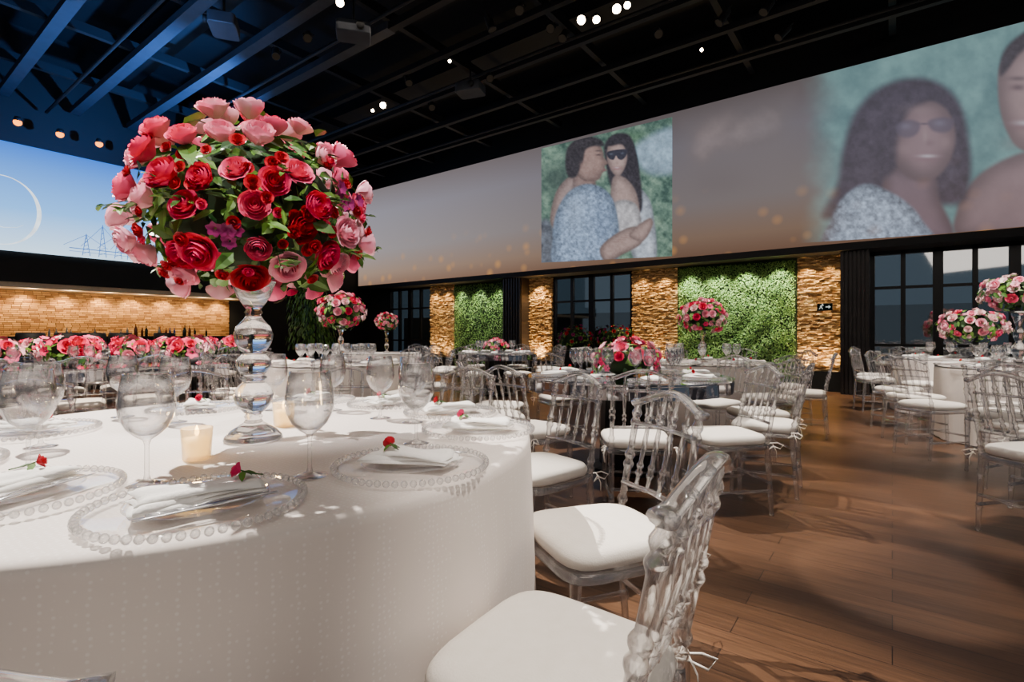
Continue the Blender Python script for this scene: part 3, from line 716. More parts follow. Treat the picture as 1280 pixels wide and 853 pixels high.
RS={c:ROSEL.mesh('spray_'+c,[c]) for c in ['rose_red','rose_hot','rose_lightpink','rose_magenta']}
cnt=0
while cnt<80:
    p=Vector((random.gauss(0,1),random.gauss(0,1),random.gauss(0,1))).normalized()
    if p.z<-.75 or (p.z>.5 and R()<.7): continue
    if p.dot(tocam)<.3 and R()<.8: continue
    cnt+=1; rr=U(1.04,1.16); c=random.choice(['rose_red','rose_red','rose_red','rose_hot'])
    o=ob('spray_rose',RS[c],bq); o.matrix_local=Matrix.Translation(Vector((p.x*A3.x,p.y*A3.y,p.z*A3.z))*rr)@qmat(p,U(0,6))@Matrix.Scale(U(.013,.020),4)
def arr_geo(rx,rz,nf,nl,pal,lo=-.5,rs=(.035,.055),lil=.15):
    g=G(); mats=['leaf','moss']+pal
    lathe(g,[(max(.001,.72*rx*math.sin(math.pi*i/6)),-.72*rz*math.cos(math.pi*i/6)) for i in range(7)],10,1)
    for p in fib(nf):
        if p.z<lo: continue
        p=(p+Vector((U(-.2,.2),U(-.2,.2),U(-.2,.2)))).normalized(); r=U(*rs)
        X=Matrix.Translation(Vector((p.x*rx,p.y*rx,p.z*rz))*U(.9,1.1))@qmat(p,U(0,6))@Matrix.Scale(r,4)
        g.merge(ROSEL if R()>lil else LILY,X,2+random.randrange(len(pal)))
    for i in range(nl):
        p=Vector((random.gauss(0,1),random.gauss(0,1),random.gauss(0,1))).normalized()
        if p.z<lo-.2: continue
        leafquad(g,Vector((p.x*rx,p.y*rx,p.z*rz))*U(.75,1.08),(p+Vector((0,0,.5))).normalized(),p+Vector((U(-1,1),U(-1,1),U(-1,1))),U(.05,.09),U(.03,.04),0)
    return g,mats
def arrk(name,label,*a,**k):
    g,m=arr_geo(*a,**k); return Kind(ob(name,g.mesh(name,m),label=label,cat='flower arrangement'))
A_BALL=arrk('flower_arrangement','round arrangement of pink and cream roses on tall vase',.28,.22,76,220,['rose_pink','rose_lightpink','rose_cream','rose_pink','rose_lightpink','rose_hot'],-.8)
A_BALL2=arrk('flower_arrangement','round arrangement of white and pink roses on tall vase',.32,.19,80,220,['rose_lightpink','rose_cream','rose_cream','rose_pink'],-.7)
A_LOW=arrk('flower_centerpiece','low dome centrepiece of pink and red roses',.27,.17,66,170,['rose_pink','rose_lightpink','rose_hot','rose_lightpink','rose_pink','rose_cream'],-.15,lil=.25)
A_ROW=arrk('flower_centerpiece','low centrepiece of red and pink blooms',.20,.12,34,110,['rose_hot','rose_pink','rose_hot','rose_lightpink','rose_cream','rose_lightpink'],-.2,rs=(.05,.08),lil=.55)
def vase_hero():
    pr=[(.078,0),(.082,.006),(.078,.016),(.062,.034),(.042,.048),(.028,.058),(.021,.070),(.026,.078),(.021,.086),(.034,.100),(.050,.122),(.056,.145),(.050,.168),(.034,.186),(.026,.194),(.036,.200),(.038,.206),(.028,.212),(.040,.226),(.049,.246),(.048,.262),(.034,.278),(.028,.284),(.038,.296),(.050,.320),(.055,.345),(.046,.372),(.028,.394),(.020,.410),(.026,.418),(.020,.428),(.032,.446),(.046,.470),(.055,.498),(.062,.52),(.058,.52),(.05,.498),(.04,.47),(.02,.45),(.002,.446)]
    pr=[(r,z*.92) for r,z in pr]
    g=G(); lathe(g,pr,48,cap1=False); return g
g=vase_hero(); hv=ob('vase',g.mesh('vase',['crystal']),loc=VP+Vector((0,0,.001)),label='tall stacked-ball crystal glass vase on the white tablecloth',cat='vase')
def vase_small():
    g=G(); lathe(g,[(.07,0),(.072,.01),(.03,.04),(.02,.07),(.045,.12),(.045,.16),(.02,.2),(.035,.25),(.035,.28),(.016,.32),(.04,.40),(.05,.44),(.03,.44)],16)
    return ob('vase',g.mesh('vase_small',['crystal']),label='tall slender crystal vase carrying flowers',cat='vase')
VS=Kind(vase_small())
def bowl():
    g=G(); lathe(g,[(.05,0),(.08,.01),(.12,.06),(.13,.1),(.12,.1),(.1,.06),(.02,.02)],16)
    return ob('flower_bowl',g.mesh('bowl',['silver']),label='low silver bowl holding flowers',cat='bowl')
BW=Kind(bowl())
# ------------------------------------------------------------ tables
def cloth_geo(Rr,H,seg=160,amp=.026):
    g=G(); v=[];f=[]
    rows=[(.05,H),(.5,H),(.9,H),(Rr-.03,H),(Rr-.012,H-.003),(Rr-.002,H-.012),(Rr,H-.03)]
    zs=[H-.1,H-.2,H-.35,H-.5,H-.62,.01]
    def fold(a,t): return amp*t*(math.sin(a*11+1.3*math.sin(a*3))*.6+math.sin(a*23+2*math.sin(a*2))*.25+.35)
    pro=[]
    for r,z in rows: pro.append([(min(r,Rr)*math.cos(2*math.pi*i/seg),min(r,Rr)*math.sin(2*math.pi*i/seg),z) for i in range(seg)])
    for z in zs:
        t=(H-z)/H; pro.append([((Rr+fold(2*math.pi*i/seg,t))*math.cos(2*math.pi*i/seg),(Rr+fold(2*math.pi*i/seg,t))*math.sin(2*math.pi*i/seg),z) for i in range(seg)])
    for p in pro: v+=p
    for j in range(len(pro)-1):
        for i in range(seg):
            k=(i+1)%seg; f.append((j*seg+i,(j+1)*seg+i,(j+1)*seg+k,j*seg+k))
    f.append(tuple(range(seg)))
    return g.add(v,f)
def round_table(x,d,Rr,H,label,seg=160):
    p=W(x,d,0); occ.append((p.x,p.y,Rr-.03))
    g=G(); lathe(g,[(Rr-.02,H-.03),(Rr-.02,H-.006)],48); lathe(g,[(.05,.03),(.05,H-.03)],12); lathe(g,[(.35,0),(.33,.03)],24)
    o=ob('banquet_table',g.mesh('table_body',['dkwood'],False),loc=p,label=label,cat='table',group='round banquet tables')
    ob('tablecloth',cloth_geo(Rr,H,seg).mesh('tablecloth',['cloth']),o,label='floor-length white damask tablecloth')
    return o
TA=(-.92,1.67); HA=.78
round_table(TA[0],TA[1],.98,HA-.001,'round banquet table with floor-length white cloth, set for dinner',200)
HT=.76
TB=(.94,4.22);TC=(-2.07,6.05);TD=(-.29,9.3);TE=(2.3,6.2);TF=(6.3,7.1);TG=(5.15,5.2);TH=(-2.35,9.3)
for t,r,l in [(TC,.82,'round table with white floor-length cloth and tall flowers'),(TE,.8,'round white-clothed table near the planted wall'),(TF,.85,'round white-clothed table near the glazed doors'),(TG,.68,'round white-clothed table with tall bouquet'),(TH,.7,'round white-clothed table with small tall bouquet')]:
    round_table(t[0],t[1],r,HT,l,90)
def mirror_table(x,d,Rr,label):
    p=W(x,d,0); occ.append((p.x,p.y,Rr-.05))
    g=G(); lathe(g,[(Rr,HT-.012),(Rr,HT)],64)
    o=ob('mirrored_table',g.mesh('glass_top',['mirror'],False),loc=p,label=label,cat='table')
    g=G(); nn=36
    for i in range(nn):
        a=2*math.pi*i/nn; X=Matrix.Rotation(a,4,'Z')@Matrix.Translation((Rr-.02,0,HT-.062))@Matrix.Rotation(U(-.08,.08),4,'Z')@Matrix.Rotation(U(-.08,.08),4,'Y')
        box(g,(0,0,0),(.012,2*math.pi*Rr/nn*.94,.09),0,X)
    ob('mirror_tile_apron',g.mesh('apron',['mirror'],False),o)
    g=G(); lathe(g,[(.30,0),(.30,.03),(.22,.05),(.20,HT-.1),(.3,HT-.012)],12); ob('pedestal',g.mesh('pedestal',['frame'],False),o)
    return o
mirror_table(TB[0],TB[1],.82,'round mirror-edged table with low rose centrepiece')
mirror_table(TD[0],TD[1],.75,'round mirror-edged table near the far wall')
def long_table(x0,d0,x1,d1,w,label):
    a=W(x0,d0);b=W(x1,d1);L=(b-a).length;ang=math.atan2(b.y-a.y,b.x-a.x); c=(a+b)/2
    for i in range(int(L/.4)+1):
        q=a.lerp(b,i*.4/L); occ.append((q.x,q.y,w/2-.02))
    g=G(); box(g,(0,0,HT-.02),(L,w,.04))
    o=ob('long_table',g.mesh('long_top',['mirror'],False),loc=c,rot=ang,label=label,cat='table')
    nn=int(L/.14)
    for s in(-1,1):
        g=G()
        for i in range(nn): box(g,(0,0,0),(L/nn*.94,.012,.09),0,Matrix.Translation((-L/2+(i+.5)*L/nn,s*(w/2-.01),HT-.085))@Matrix.Rotation(U(-.06,.06),4,'X'))
        ob('mirror_tile_apron',g.mesh('long_apron',['mirror'],False),o)
    for s in(-1,1):
        for t in(-1,1):
            g=G(); spindle(g,(s*(L/2-.15),t*(w/2-.12),0),(s*(L/2-.15),t*(w/2-.12),HT-.04),[(0,.03),(.1,.02),(.9,.035),(1,.035)],8); ob('leg',g.mesh('long_leg',['frame']),o)
    return a,b,L,ang
# ------------------------------------------------------------ tableware
def charger():
    g=G(); lathe(g,[(.001,.004),(.11,.004),(.13,.006),(.165,.012),(.178,.014),(.178,.009)],48,cap0=False,cap1=False)
    o=ob('charger_plate',g.mesh('charger',['plateglass']),label='clear glass charger plate with beaded rim',cat='plate')
    g=G(); lathe(g,[(.001,.010),(.085,.010),(.11,.018),(.118,.020),(.118,.0185),(.11,.0165)],40,cap0=False,cap1=False); ob('dinner_plate',g.mesh('dinner_plate',['plateglass']),o)
    g=G()
    for i in range(60):
        a=2*math.pi*i/60; ball(g,(.178*math.cos(a),.178*math.sin(a),.012),.0078,0,8,6)
    ob('beaded_rim',g.mesh('beads',['beadglass']),o); return o
PL=Kind(charger())
def napkin():
    g=G(); n_=20; m_=10
    for k,(w,h,z0,rot) in enumerate([(.108,.056,.0,0),(.106,.052,.006,.05),(.100,.046,.012,-.07)]):
        v=[];f=[]
        for top in(0,1):
            for j in range(m_+1):
                for i in range(n_+1):
                    u=i/n_*2-1; w_=j/m_*2-1
                    x=w*u+.006*math.sin(w_*2.2+k); y=h*w_*(1-.18*(u+1)/2)+.005*math.sin(u*3+k*2)
                    e=max(abs(u),abs(w_)); rd=1-max(0,e-.8)**2*20
                    z=z0+.006*top*rd+(.003+.0015*k)*(1+math.sin(u*3.2+w_*1.7+k*1.4))*(.25 if k==0 else .6)+.0016*math.sin(w_*6+u*2+k)*(k>0)
                    if k==0 and not top: z=.0
                    if k>0: z-=.003*(e>.95)
                    v.append((x,y,max(z,0)))
        s=(n_+1)*(m_+1)
        for j in range(m_):
            for i in range(n_):
                q=j*(n_+1)+i; f.append((q,q+n_+1,q+n_+2,q+1)); f.append((s+q,s+q+1,s+q+n_+2,s+q+n_+1))
        for i in range(n_): f.append((i,i+1,s+i+1,s+i)); q=m_*(n_+1)+i; f.append((q+1,q,s+q,s+q+1))
        for j in range(m_): q=j*(n_+1); f.append((q+n_+1,q,s+q,s+q+n_+1)); q=q+n_; f.append((q,q+n_+1,s+q+n_+1,s+q))
        g.add(v,f,0,Matrix.Rotation(rot,4,'Z'))
    return ob('napkin',g.mesh('napkin',['napkin']),label='folded white linen napkin lying on a charger',cat='napkin')
NP=Kind(napkin())
def bud(c):
    g=G(); g.merge(ROSEL,Matrix.Rotation(1.2,4,'Y')@Matrix.Scale(.015,4),0)
    o=ob('rosebud',g.mesh('rosebud_'+c,[c]),label='tiny pink rosebud resting on napkin',cat='flower')
    g=G(); sweep(g,[(-.006,0,0),(-.025,.002,-.006),(-.05,0,-.010)],.0015,.0015,5,1,up=Vector((0,1,0)))
    for s in(-1,0,1): leafquad(g,Vector((-.012,0,-.003)),Vector((0,s*.3,1)),Vector((-.3,s,.1)),.028,.013,0)
    ob('leaf',g.mesh('bud_leaf',['leaf','stem'],False),o); return o
BD=Kind(bud('rose_hot')); BD2=Kind(bud('rose_red'))
def fork():
    g=G(); n_=12; pts=[(-.1+.13*i/(n_-1),0,.004+.004*math.sin(i/(n_-1)*3.1)) for i in range(n_)]
    sweep(g,pts,[.0015]*n_,[.0036-.0016*min(1,i/6) for i in range(n_)],6,up=Vector((0,0,1)))
    box(g,(.038,0,.004),(.022,.014,.002))
    for k in range(4): box(g,(.07,-.0055+.0037*k,.005),(.045,.0018,.002))
    return ob('fork',g.mesh('fork',['silver']),label='polished silver dinner fork',cat='fork')
def knife():
    g=G(); sweep(g,[(-.11,0,.004),(-.06,0,.005),(-.005,0,.004)],[.002,.0025,.002],[.0038,.0042,.003],8,up=Vector((0,0,1)))
    g.add([(-.005,-.004,.004),(.09,-.004,.004),(.112,.004,.004),(.10,.005,.004),(-.005,.0045,.004),(-.005,-.004,.0055),(.09,-.004,.0055),(.112,.004,.0055),(.10,.005,.0055),(-.005,.0045,.0055)],[(4,3,2,1,0),(5,6,7,8,9),(0,1,6,5),(1,2,7,6),(2,3,8,7),(3,4,9,8)])
    return ob('knife',g.mesh('knife',['silver']),label='polished silver dinner knife',cat='knife')
FK=Kind(fork()); KN=Kind(knife())
def wine():
    g=G(); lathe(g,[(.001,0),(.038,0.001),(.0385,.003),(.022,.006),(.007,.012),(.0048,.022),(.0046,.085),(.008,.096),(.022,.105),(.038,.121),(.049,.144),(.053,.166),(.050,.197),(.0435,.236),(.0425,.237),(.0490,.197),(.0520,.166),(.048,.145),(.037,.123),(.020,.108),(.001,.104)],44,cap0=False,cap1=False)
    return ob('wine_glass',g.mesh('wine_glass',['glass']),label='clear stemmed wine glass standing empty',cat='wine glass')
WG=Kind(wine())
def wine_far():
    g=G(); lathe(g,[(.034,0),(.006,.008),(.0045,.085),(.02,.106),(.045,.145),(.049,.165),(.040,.228),(.038,.228),(.047,.165),(.042,.146),(.015,.11)],14)
    return ob('wine_glass',g.mesh('wine_glass_simple',['glassfar']),label='clear stemmed wine glass standing empty',cat='wine glass')
WF=Kind(wine_far())
M['votiveglass']=thin('frosted_votive_glass',.05,.5,3,.1,.3,(1,.96,.86,1),0,(1,1,1,1),(1,.93,.78,1))
def votive():
    g=G(); lathe(g,[(.030,0),(.032,.002),(.037,.080),(.035,.080),(.030,.008),(.001,.006)],24,cap1=False)
    o=ob('votive_candle',g.mesh('votive_glass',['votiveglass']),label='small lit candle in a cream glass cup',cat='candle')
    g=G(); lathe(g,[(.026,.009),(.030,.055),(.001,.056)],20); ob('wax',g.mesh('wax',['candle']),o)
    g=G(); lathe(g,[(.001,.058),(.005,.063),(.006,.069),(.001,.086)],8); ob('flame',g.mesh('flame',['flame']),o); return o
VT=Kind(votive())
cand=[(-.81,1.32),(-.80,1.80)]
for x,d in cand: VT.put(W(x,d,HA),0,None,'votive candles on the table')
plates=[(-.575,.947),(-.24,1.23),(-.11,1.69),(-.98,1.0),(-1.43,1.2),(-1.56,1.66),(-1.32,2.16),(-.93,2.42),(-.55,2.31),(-.25,2.07)]
for i,(x,d) in enumerate(plates):
    PL.put(W(x,d,HA),U(0,1),None,'glass charger plates around the table')
    rx,rd=x-TA[0],d-TA[1]; ra=math.atan2(rd,rx)+YAW
    rot=ra+(.25 if i in(0,1) else -.1)
    if i==0: rot=YAW+.75
    if i==1: rot=YAW-.25
    NP.put(W(x,d,HA+.0205),rot,None,'napkins around the table')
    cx,sx=math.cos(rot),math.sin(rot); base=W(x,d,HA)
    def loc(a,b,z): return base+Vector((cx*a-sx*b,sx*a+cx*b,z))
    (BD if i%2==0 else BD2).put(loc(.06 if i==0 else -.06,.0,.059),rot+2.5,None,'rosebuds on the napkins')
    FK.put(loc(.0,-.068 if i==0 else .068,.020),rot+math.pi+.05,None,'forks around the table'); KN.put(loc(.0,-.081 if i==0 else .081,.020),rot+math.pi+.03,None,'knives around the table')
for x,d in [(-.775,1.09),(-.455,1.155),(-1.13,1.2),(-.28,1.50),(-.50,1.95),(-.36,1.86),(-1.33,1.45),(-1.22,1.86),(-1.5,1.98),(-1.0,2.16),(-.75,2.15)]:
    WG.put(W(x,d,HA),U(0,6),None,'wine glasses on the tables')
def setting(T,r,nseat,off=0,glass2=True,z=HT):
    for k in range(nseat):
        a=off+2*math.pi*k/nseat; x,d=T[0]+(r-.22)*math.cos(a),T[1]+(r-.22)*math.sin(a)
        PL.put(W(x,d,z),0,None,'glass charger plates on the other tables')
        NP.put(W(x,d,z+.0205),a+YAW,None,'napkins on the other tables')
        p=W(x,d,z+.059); p+=Vector((math.cos(a+YAW),math.sin(a+YAW),0))*-.05; BD2.put(p,a,None,'rosebuds on the napkins')
        WF.put(W(T[0]+(r-.42)*math.cos(a+.12),T[1]+(r-.42)*math.sin(a+.12),z),0,None,'wine glasses on the other tables')
        if glass2: WF.put(W(T[0]+(r-.40)*math.cos(a-.16),T[1]+(r-.40)*math.sin(a-.16),z),0,None,'wine glasses on the other tables')
setting(TB,.82,8,.1); setting(TC,.82,8,.2); setting(TE,.8,8,.3,False); setting(TD,.75,7,.2,False); setting(TG,.74,6,2.2,False); setting(TF,.85,8,.3,False)
def tall(T,dx,dd,vs,k,zc,sc):
    VS.put(W(T[0]+dx,T[1]+dd,HT),0,None,'tall crystal vases',vs); k.put(W(T[0]+dx,T[1]+dd,zc),U(0,6),None,'round arrangements on tall vases',sc)
tall(TC,.07,-.05,1.0,A_BALL,1.37,.95)
tall(TE,0,0,.85,A_BALL,1.31,.95)
tall(TF,.05,0,.65,A_BALL2,1.22,1.15)
tall(TG,-.02,0,1.3,A_BALL2,1.52,.95)
tall(TH,.08,0,.9,A_BALL,1.33,.72)
BW.put(W(TB[0],TB[1],HT),0,None,'flower bowls'); A_LOW.put(W(TB[0],TB[1],HT+.12),0,None,'low rose centrepieces',1.0)
BW.put(W(TD[0],TD[1],HT),0,None,'flower bowls'); A_LOW.put(W(TD[0],TD[1],HT+.12),1,None,'low rose centrepieces',.8)
chair(.085,1.00,-.83,.56,'clear acrylic chair with white cushion pulled back from table',force=True)
chair(.28,1.66,-.93,-.36,'clear acrylic chair with white cushion beside the white tablecloth',force=True)
chair(.12,2.46,-.8,-.6,force=True)
chair(-.49,.595,-.12,.99,'clear acrylic chair, only its top rail showing',force=True)
for x,d in [(-.36,2.82),(-.98,2.9),(-1.62,2.68),(-2.02,2.28)]:
    v=Vector((TA[0]-x,TA[1]-d)).normalized(); chair(x,d,v.x+.1,v.y,force=True)
chair(.76,3.16,.1,1,force=True); chair(1.34,3.25,-.98,-.12,force=True)
for x,d in [(.14,3.45),(-.12,3.99),(-.12,4.56),(1.80,3.66),(2.00,4.18),(1.88,4.76),(1.42,5.20),(.5,5.2)]:
    v=Vector((TB[0]-x,TB[1]-d)).normalized(); chair(x,d,v.x,v.y,force=True)
rows=[(-5.5,4.3,-3.6,6.25),(-7.6,6.3,-4.9,9.6)]
LT=[]
for ri,(x0,d0,x1,d1) in enumerate(rows):
    a,b,L,ang=long_table(x0,d0,x1,d1,.95,'long mirrored banquet table lined with red and pink flowers'); LT.append((a,b,L,ang))
    nn=int(L/.50)
    for i in range(nn):
        t=(i+.5)/nn; p=a.lerp(b,t); p.z=HT
        BW.put(p,0,None,'flower bowls',.8); A_ROW.put(p+Vector((0,0,.16)),U(0,6),None,'low centrepieces on the long tables',1.0+U(-.05,.2))
def ring(T,r,n_,off,skip=()):
    for k in range(n_):
        if k in skip: continue
        a=off+2*math.pi*k/n_; chair(T[0]+r*math.cos(a),T[1]+r*math.sin(a),-math.cos(a),-math.sin(a))
chair(2.84,2.74,.98,.15,'clear acrylic chair with white cushion beside the open floor',force=True); chair(3.40,3.15,.95,.3,force=True)
chair(3.80,4.66,.95,.2); chair(4.14,5.28,.98,.0); chair(4.38,4.55,.6,.7); chair(3.92,4.10,.8,.5); chair(3.62,3.58,.9,.4); chair(4.85,4.22,.3,.95); chair(4.50,5.98,.5,-.8)
ring(TC,1.09,8,.3); ring(TE,1.07,9,.1); ring(TD,1.0,8,.4); ring(TF,1.12,9,.1); ring(TH,.97,6,.2)
for a,b,L,ang in LT:
    s=Vector((-math.sin(ang),math.cos(ang),0)); ns=int(L/.50)
    for i in range(ns):
        for sg in(-1,1):
            p=a.lerp(b,(i+.5)/ns)+s*sg*.78; f=-s*sg
            if free(p,.22):
                occ.append((p.x,p.y,.22)); CF.put(Vector((p.x,p.y,0)),math.atan2(-f.x,f.y)+U(-.1,.1),None,'clear acrylic banquet chairs')
            q=a.lerp(b,(i+.5)/ns)+s*sg*.36; q.z=HT; WF.put(q,0,None,'wine glasses on the other tables'); q=q+(b-a).normalized()*.12; WF.put(q,0,None,'wine glasses on the other tables')
# ------------------------------------------------------------ bar
g=G(); box2(g,XW+1.6,XW+2.2,yb0,yb1-.3,0,1.0)
bar=ob('bar_counter',g.mesh('bar_body',['dkwood'],False),label='dark bar counter in front of the brick niche',cat='bar')
g=G(); box2(g,XW+1.5,XW+2.3,yb0,yb1-.25,1.0,1.06); ob('countertop',g.mesh('countertop',['black'],False),bar)
g=G(); box2(g,XW+.03,XW+.55,yb0,yb1-.1,.9,.96); box2(g,XW+.03,XW+.5,yb0,yb1-.1,0,.9)
ob('back_counter',g.mesh('back_counter',['dkwood'],False),label='dark counter along the brick wall holding bottles',cat='counter')
def bottle(c):
    g=G(); lathe(g,[(.036,0),(.038,.01),(.038,.17),(.03,.2),(.014,.235),(.013,.28),(.016,.283),(.016,.3)],12)
    return Kind(ob('bottle',g.mesh('bottle_'+c,[c]),label='glass liquor bottle standing on the bar counter',cat='bottle'))
BT=[bottle(c) for c in ['bottle_green','bottle_blue','bottle_amber','bottle_clear']]
bxs=[60,73,86,90,120,134,150,158,168,172,182,187,198,203,210,214,219,229,233,240,247,256]
for i,px in enumerate(bxs):
    y,_=west(px,410,XW+1.9); k=3 if i<8 else (1 if px in(214,219) else random.choice([0,2,3,3])); BT[k].put((XW+1.9+U(-.2,.2),y,1.06),0,None,'bottles on the bar counter',U(.4,.6) if i<8 else U(.55,.95))
def stool():
    g=G(); pillow(g,.19,.19,[(.72,.95),(.73,1),(.77,1),(.785,.9)],0,4)
    o=ob('bar_stool',g.mesh('stool_seat',['black']),label='dark upholstered bar stool with low curved back',cat='stool')
    for sx in(-1,1):
        for sy in(-1,1):
            g=G(); spindle(g,(sx*.18,sy*.18,0),(sx*.14,sy*.14,.73),[(0,.014),(1,.018)],6); ob('leg',g.mesh('stool_leg',['frame']),o)
    g=G(); sweep(g,[(.19*math.cos(a),.19*math.sin(a),1.02) for a in [math.pi*(1.05+.9*i/8) for i in range(9)]],.11,.018,8,up=Vector((0,0,1)))
    for sx in(-1,1): spindle(g,(sx*.13,-.13,.76),(sx*.13,-.14,.95),[(0,.012),(1,.012)],6)
    ob('backrest',g.mesh('stool_back',['black']),o); return o
ST=Kind(stool())
for px in (38,84,116,150,205):
    y,_=west(px,410,XW+2.75); ST.put((XW+2.75,y,0),math.pi/2,None,'bar stools along the counter')
def gooseplant():
    g=G(); lathe(g,[(.12,0),(.17,.05),(.2,.35),(.19,.35),(.17,.3)],16,1)
    for i in range(160):
        a=U(0,6.28); r=U(0,.12); L=U(.3,.6); p=Vector((r*math.cos(a),r*math.sin(a),.33)); dirn=Vector((math.cos(a),math.sin(a),U(.3,1.6))).normalized()
        for k in range(3): leafquad(g,p+dirn*L*(k/3),Vector((-math.cos(a)*.4,-math.sin(a)*.4,1)),dirn,L*.5,.05,0,.35)
    return Kind(ob('potted_plant',g.mesh('potted_plant',['leaf','frame'],False),label='leafy green plant in a dark pot',cat='plant'))
PP=gooseplant()
p,_=west(272,400,XW+3.7); PP.put((XW+3.7,p,0),0,None,'potted plants',1.35)
def tree(x,d,h):
    g=G(); lathe(g,[(.2,0),(.26,.5),(.24,.5),(.2,.45)],16,1)
    for k in range(4):
        a=k*1.6; sweep(g,[(0.03*math.cos(a),.03*math.sin(a),.4),(.1*math.cos(a),.1*math.sin(a),h*.5),(.3*math.cos(a),.3*math.sin(a),h*.85)],[.03,.02,.01],[.03,.02,.01],6,2,up=Vector((.2,1,.1)))
    for i in range(900):
        a=U(0,6.28); r=.6*math.sqrt(R()); z=h*.45+U(0,h*.6)-r*.5; leafquad(g,Vector((r*math.cos(a),r*math.sin(a),z)),Vector((math.cos(a),math.sin(a),.6)),Vector((math.cos(a),math.sin(a),-1.2)),U(.1,.18),U(.035,.06),0)
    ob('potted_tree',g.mesh('potted_tree',['leaf','frame','dkwood'],False),loc=W(x,d,0),label='leafy indoor tree in a dark pot beside the wall',cat='tree')
tree(-5.3,13.6,2.3)
for px in (720,770):
    X,_=north(px,400,YN-.6); g=G(); box2(g,-.3,.3,-.2,.2,0,.7); o=ob('planter',g.mesh('planter',['frame'],False),loc=(X,YN-.62,0),label='tall dark rectangular planter beside the window',cat='planter',group='planters by the window')
    gg,mm=arr_geo(.42,.34,40,260,['rose_red','rose_magenta'],-.3); ob('flowers',gg.mesh('dark_flowers',mm),o,loc=(0,0,.98))
# ------------------------------------------------------------ lights
def light(kind,name,loc,energy,col,tgt=None,**k):
    l=bpy.data.lights.new(name,kind); l.energy=energy; l.color=col
    for a,b in k.items(): setattr(l,a,b)
    o=bpy.data.objects.new(name,l); coll.objects.link(o); o.location=loc
    if tgt is not None: o.rotation_euler=(Vector(tgt)-Vector(loc)).to_track_quat('-Z','Y').to_euler()
    return o
WARM=(1,.84,.68); NEU=(1,.91,.82)
def spot(x,d,z,tx,td,tz,e,col=NEU,size=35,blend=.5,rad=.06):
    light('SPOT','spot_lamp',W(x,d,z),e,col,W(tx,td,tz),spot_size=math.radians(size),spot_blend=blend,shadow_soft_size=rad)
spot(-3.3,3.4,5.6,-.85,1.5,.9,5000,(1,.92,.83),30,.4,.025)
spot(1.2,-1.2,5.4,-.8,1.5,1.5,1300,(1,.94,.90),12,.8)
spot(-1.5,-.8,5.4,-.8,1.5,1.5,1200,(1,.95,.92),12,.8)
spot(.0,5.4,5.6,.94,4.2,.8,2400,NEU,32)
spot(-3.2,4.6,5.6,-2.07,6.05,.9,2000,NEU,34)
spot(1.2,7.4,5.6,2.3,6.2,.9,1900,NEU,36)
spot(2.2,4.4,5.6,2.3,6.2,1.3,900,NEU,16)
spot(-.2,7.6,5.6,-.29,9.3,.8,1900,NEU,36)
spot(-3.6,7.4,5.6,-2.35,9.3,1.1,1400,NEU,34)
spot(5.0,5.2,5.6,6.2,7.0,1.0,2400,NEU,36)
spot(3.8,3.2,5.6,4.9,4.9,1.0,2200,NEU,36)
spot(-2.8,4.2,5.6,-4.3,5.3,.9,3600,WARM,50)
spot(-4.6,6.2,5.6,-6.2,7.9,.9,4000,WARM,50)
spot(1.6,.9,5.6,.30,1.35,.4,1400,(1,.90,.80),18,.6,.03)
spot(2.8,2.4,5.6,2.5,3.6,0,1300,WARM,15,.4,.02)
spot(3.0,4.4,5.6,1.75,2.3,0,1200,WARM,9,.4,.02)
spot(2.4,1.2,5.6,3.0,2.9,.4,1500,NEU,18,.6,.03)
spot(3.5,6.5,5.6,3.6,5.4,0,900,WARM,24,.8)
spot(.8,2.2,5.6,1.2,3.2,.4,1300,NEU,22,.8)
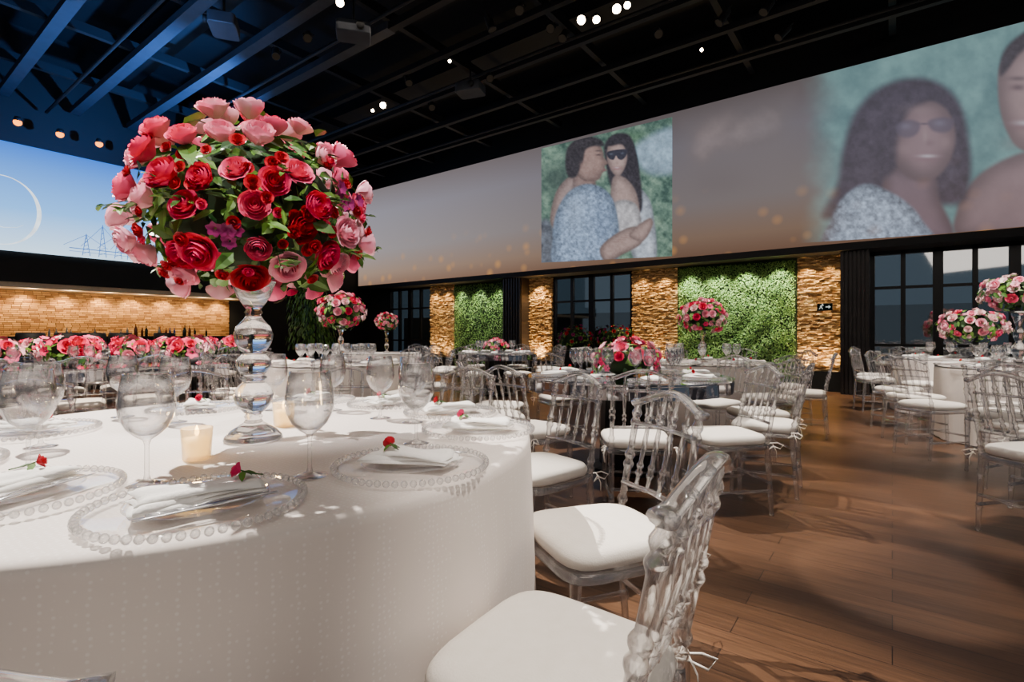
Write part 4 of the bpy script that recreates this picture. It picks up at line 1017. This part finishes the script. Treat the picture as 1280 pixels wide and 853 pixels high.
def wash(x0,x1,e,col,n_=2,dy=.38,z=ZB-.06,tz=.6):
    for i in range(n_):
        x=x0+(x1-x0)*(i+.5)/n_; light('SPOT','wall_washer',(x,YN-dy,z),e,col,(x,YN-.02,tz),spot_size=math.radians(95),spot_blend=.8,shadow_soft_size=.03)
AMB=(1,.69,.33)
for a,b,n_ in [(-11.8,-10.75,2),(-7.98,-7.24,1),(-5.0,-3.9,2),(-1.52,-.77,2)]:
    wash(a,b,150/n_*1.4,AMB,n_,.30); wash(a,b,170/n_*1.4,AMB,n_,.26,.30,2.2)
wash(-10.75,-8.6,100,(1,.97,.82),3,.42); wash(-3.9,-1.52,150,(1,.97,.82),4,.42)
for i in range(9):
    y=yb0+(yb1-yb0)*(i+.5)/9; light('SPOT','bar_downlight',(XW+.28,y,2.02),60,AMB,(XW+.02,y,1.3),spot_size=math.radians(120),spot_blend=.9,shadow_soft_size=.03)
    light('POINT','bar_lamp',(XW+.75,y,1.96),8,(1,.76,.48),shadow_soft_size=.05)
light('SPOT','blue_rig_light',(-9.5,5.2,3.8),4200,(.08,.30,1),(-11.8,3.0,6.2),spot_size=math.radians(100),spot_blend=.8,shadow_soft_size=.1)
light('SPOT','blue_rig_light',(-7,2.0,3.6),700,(.12,.36,1),(-9.0,3.0,6.2),spot_size=math.radians(80),spot_blend=.8,shadow_soft_size=.1)
light('AREA','fill_light',W(.5,-3,5.2),130,(1,.86,.74),W(0,3,.5),size=4)  # added fill from behind the camera, not a fixture of the hall
light('AREA','fill_light',W(0,6,5.5),110,(1,.86,.72),W(0,6.1,0),size=5)  # added overhead fill that lifts the ambient level mid-room
for x,d in cand: light('POINT','candle_flame',W(x,d,HA+.10),.35,(1,.62,.25),shadow_soft_size=.01)
w=bpy.data.worlds.new('dusk'); scene.world=w; w.use_nodes=True
bg=w.node_tree.nodes['Background']; bg.inputs[0].default_value=(.20,.25,.30,1); bg.inputs[1].default_value=.42
# camera
cd=bpy.data.cameras.new('camera'); cd.sensor_width=36; cd.lens=36*F/1280; cd.shift_y=-(426.5-HY)/1280; cd.clip_start=.02; cd.clip_end=100
co=bpy.data.objects.new('camera',cd); coll.objects.link(co); co.location=cam0; co.rotation_euler=(math.pi/2,0,YAW); scene.camera=co
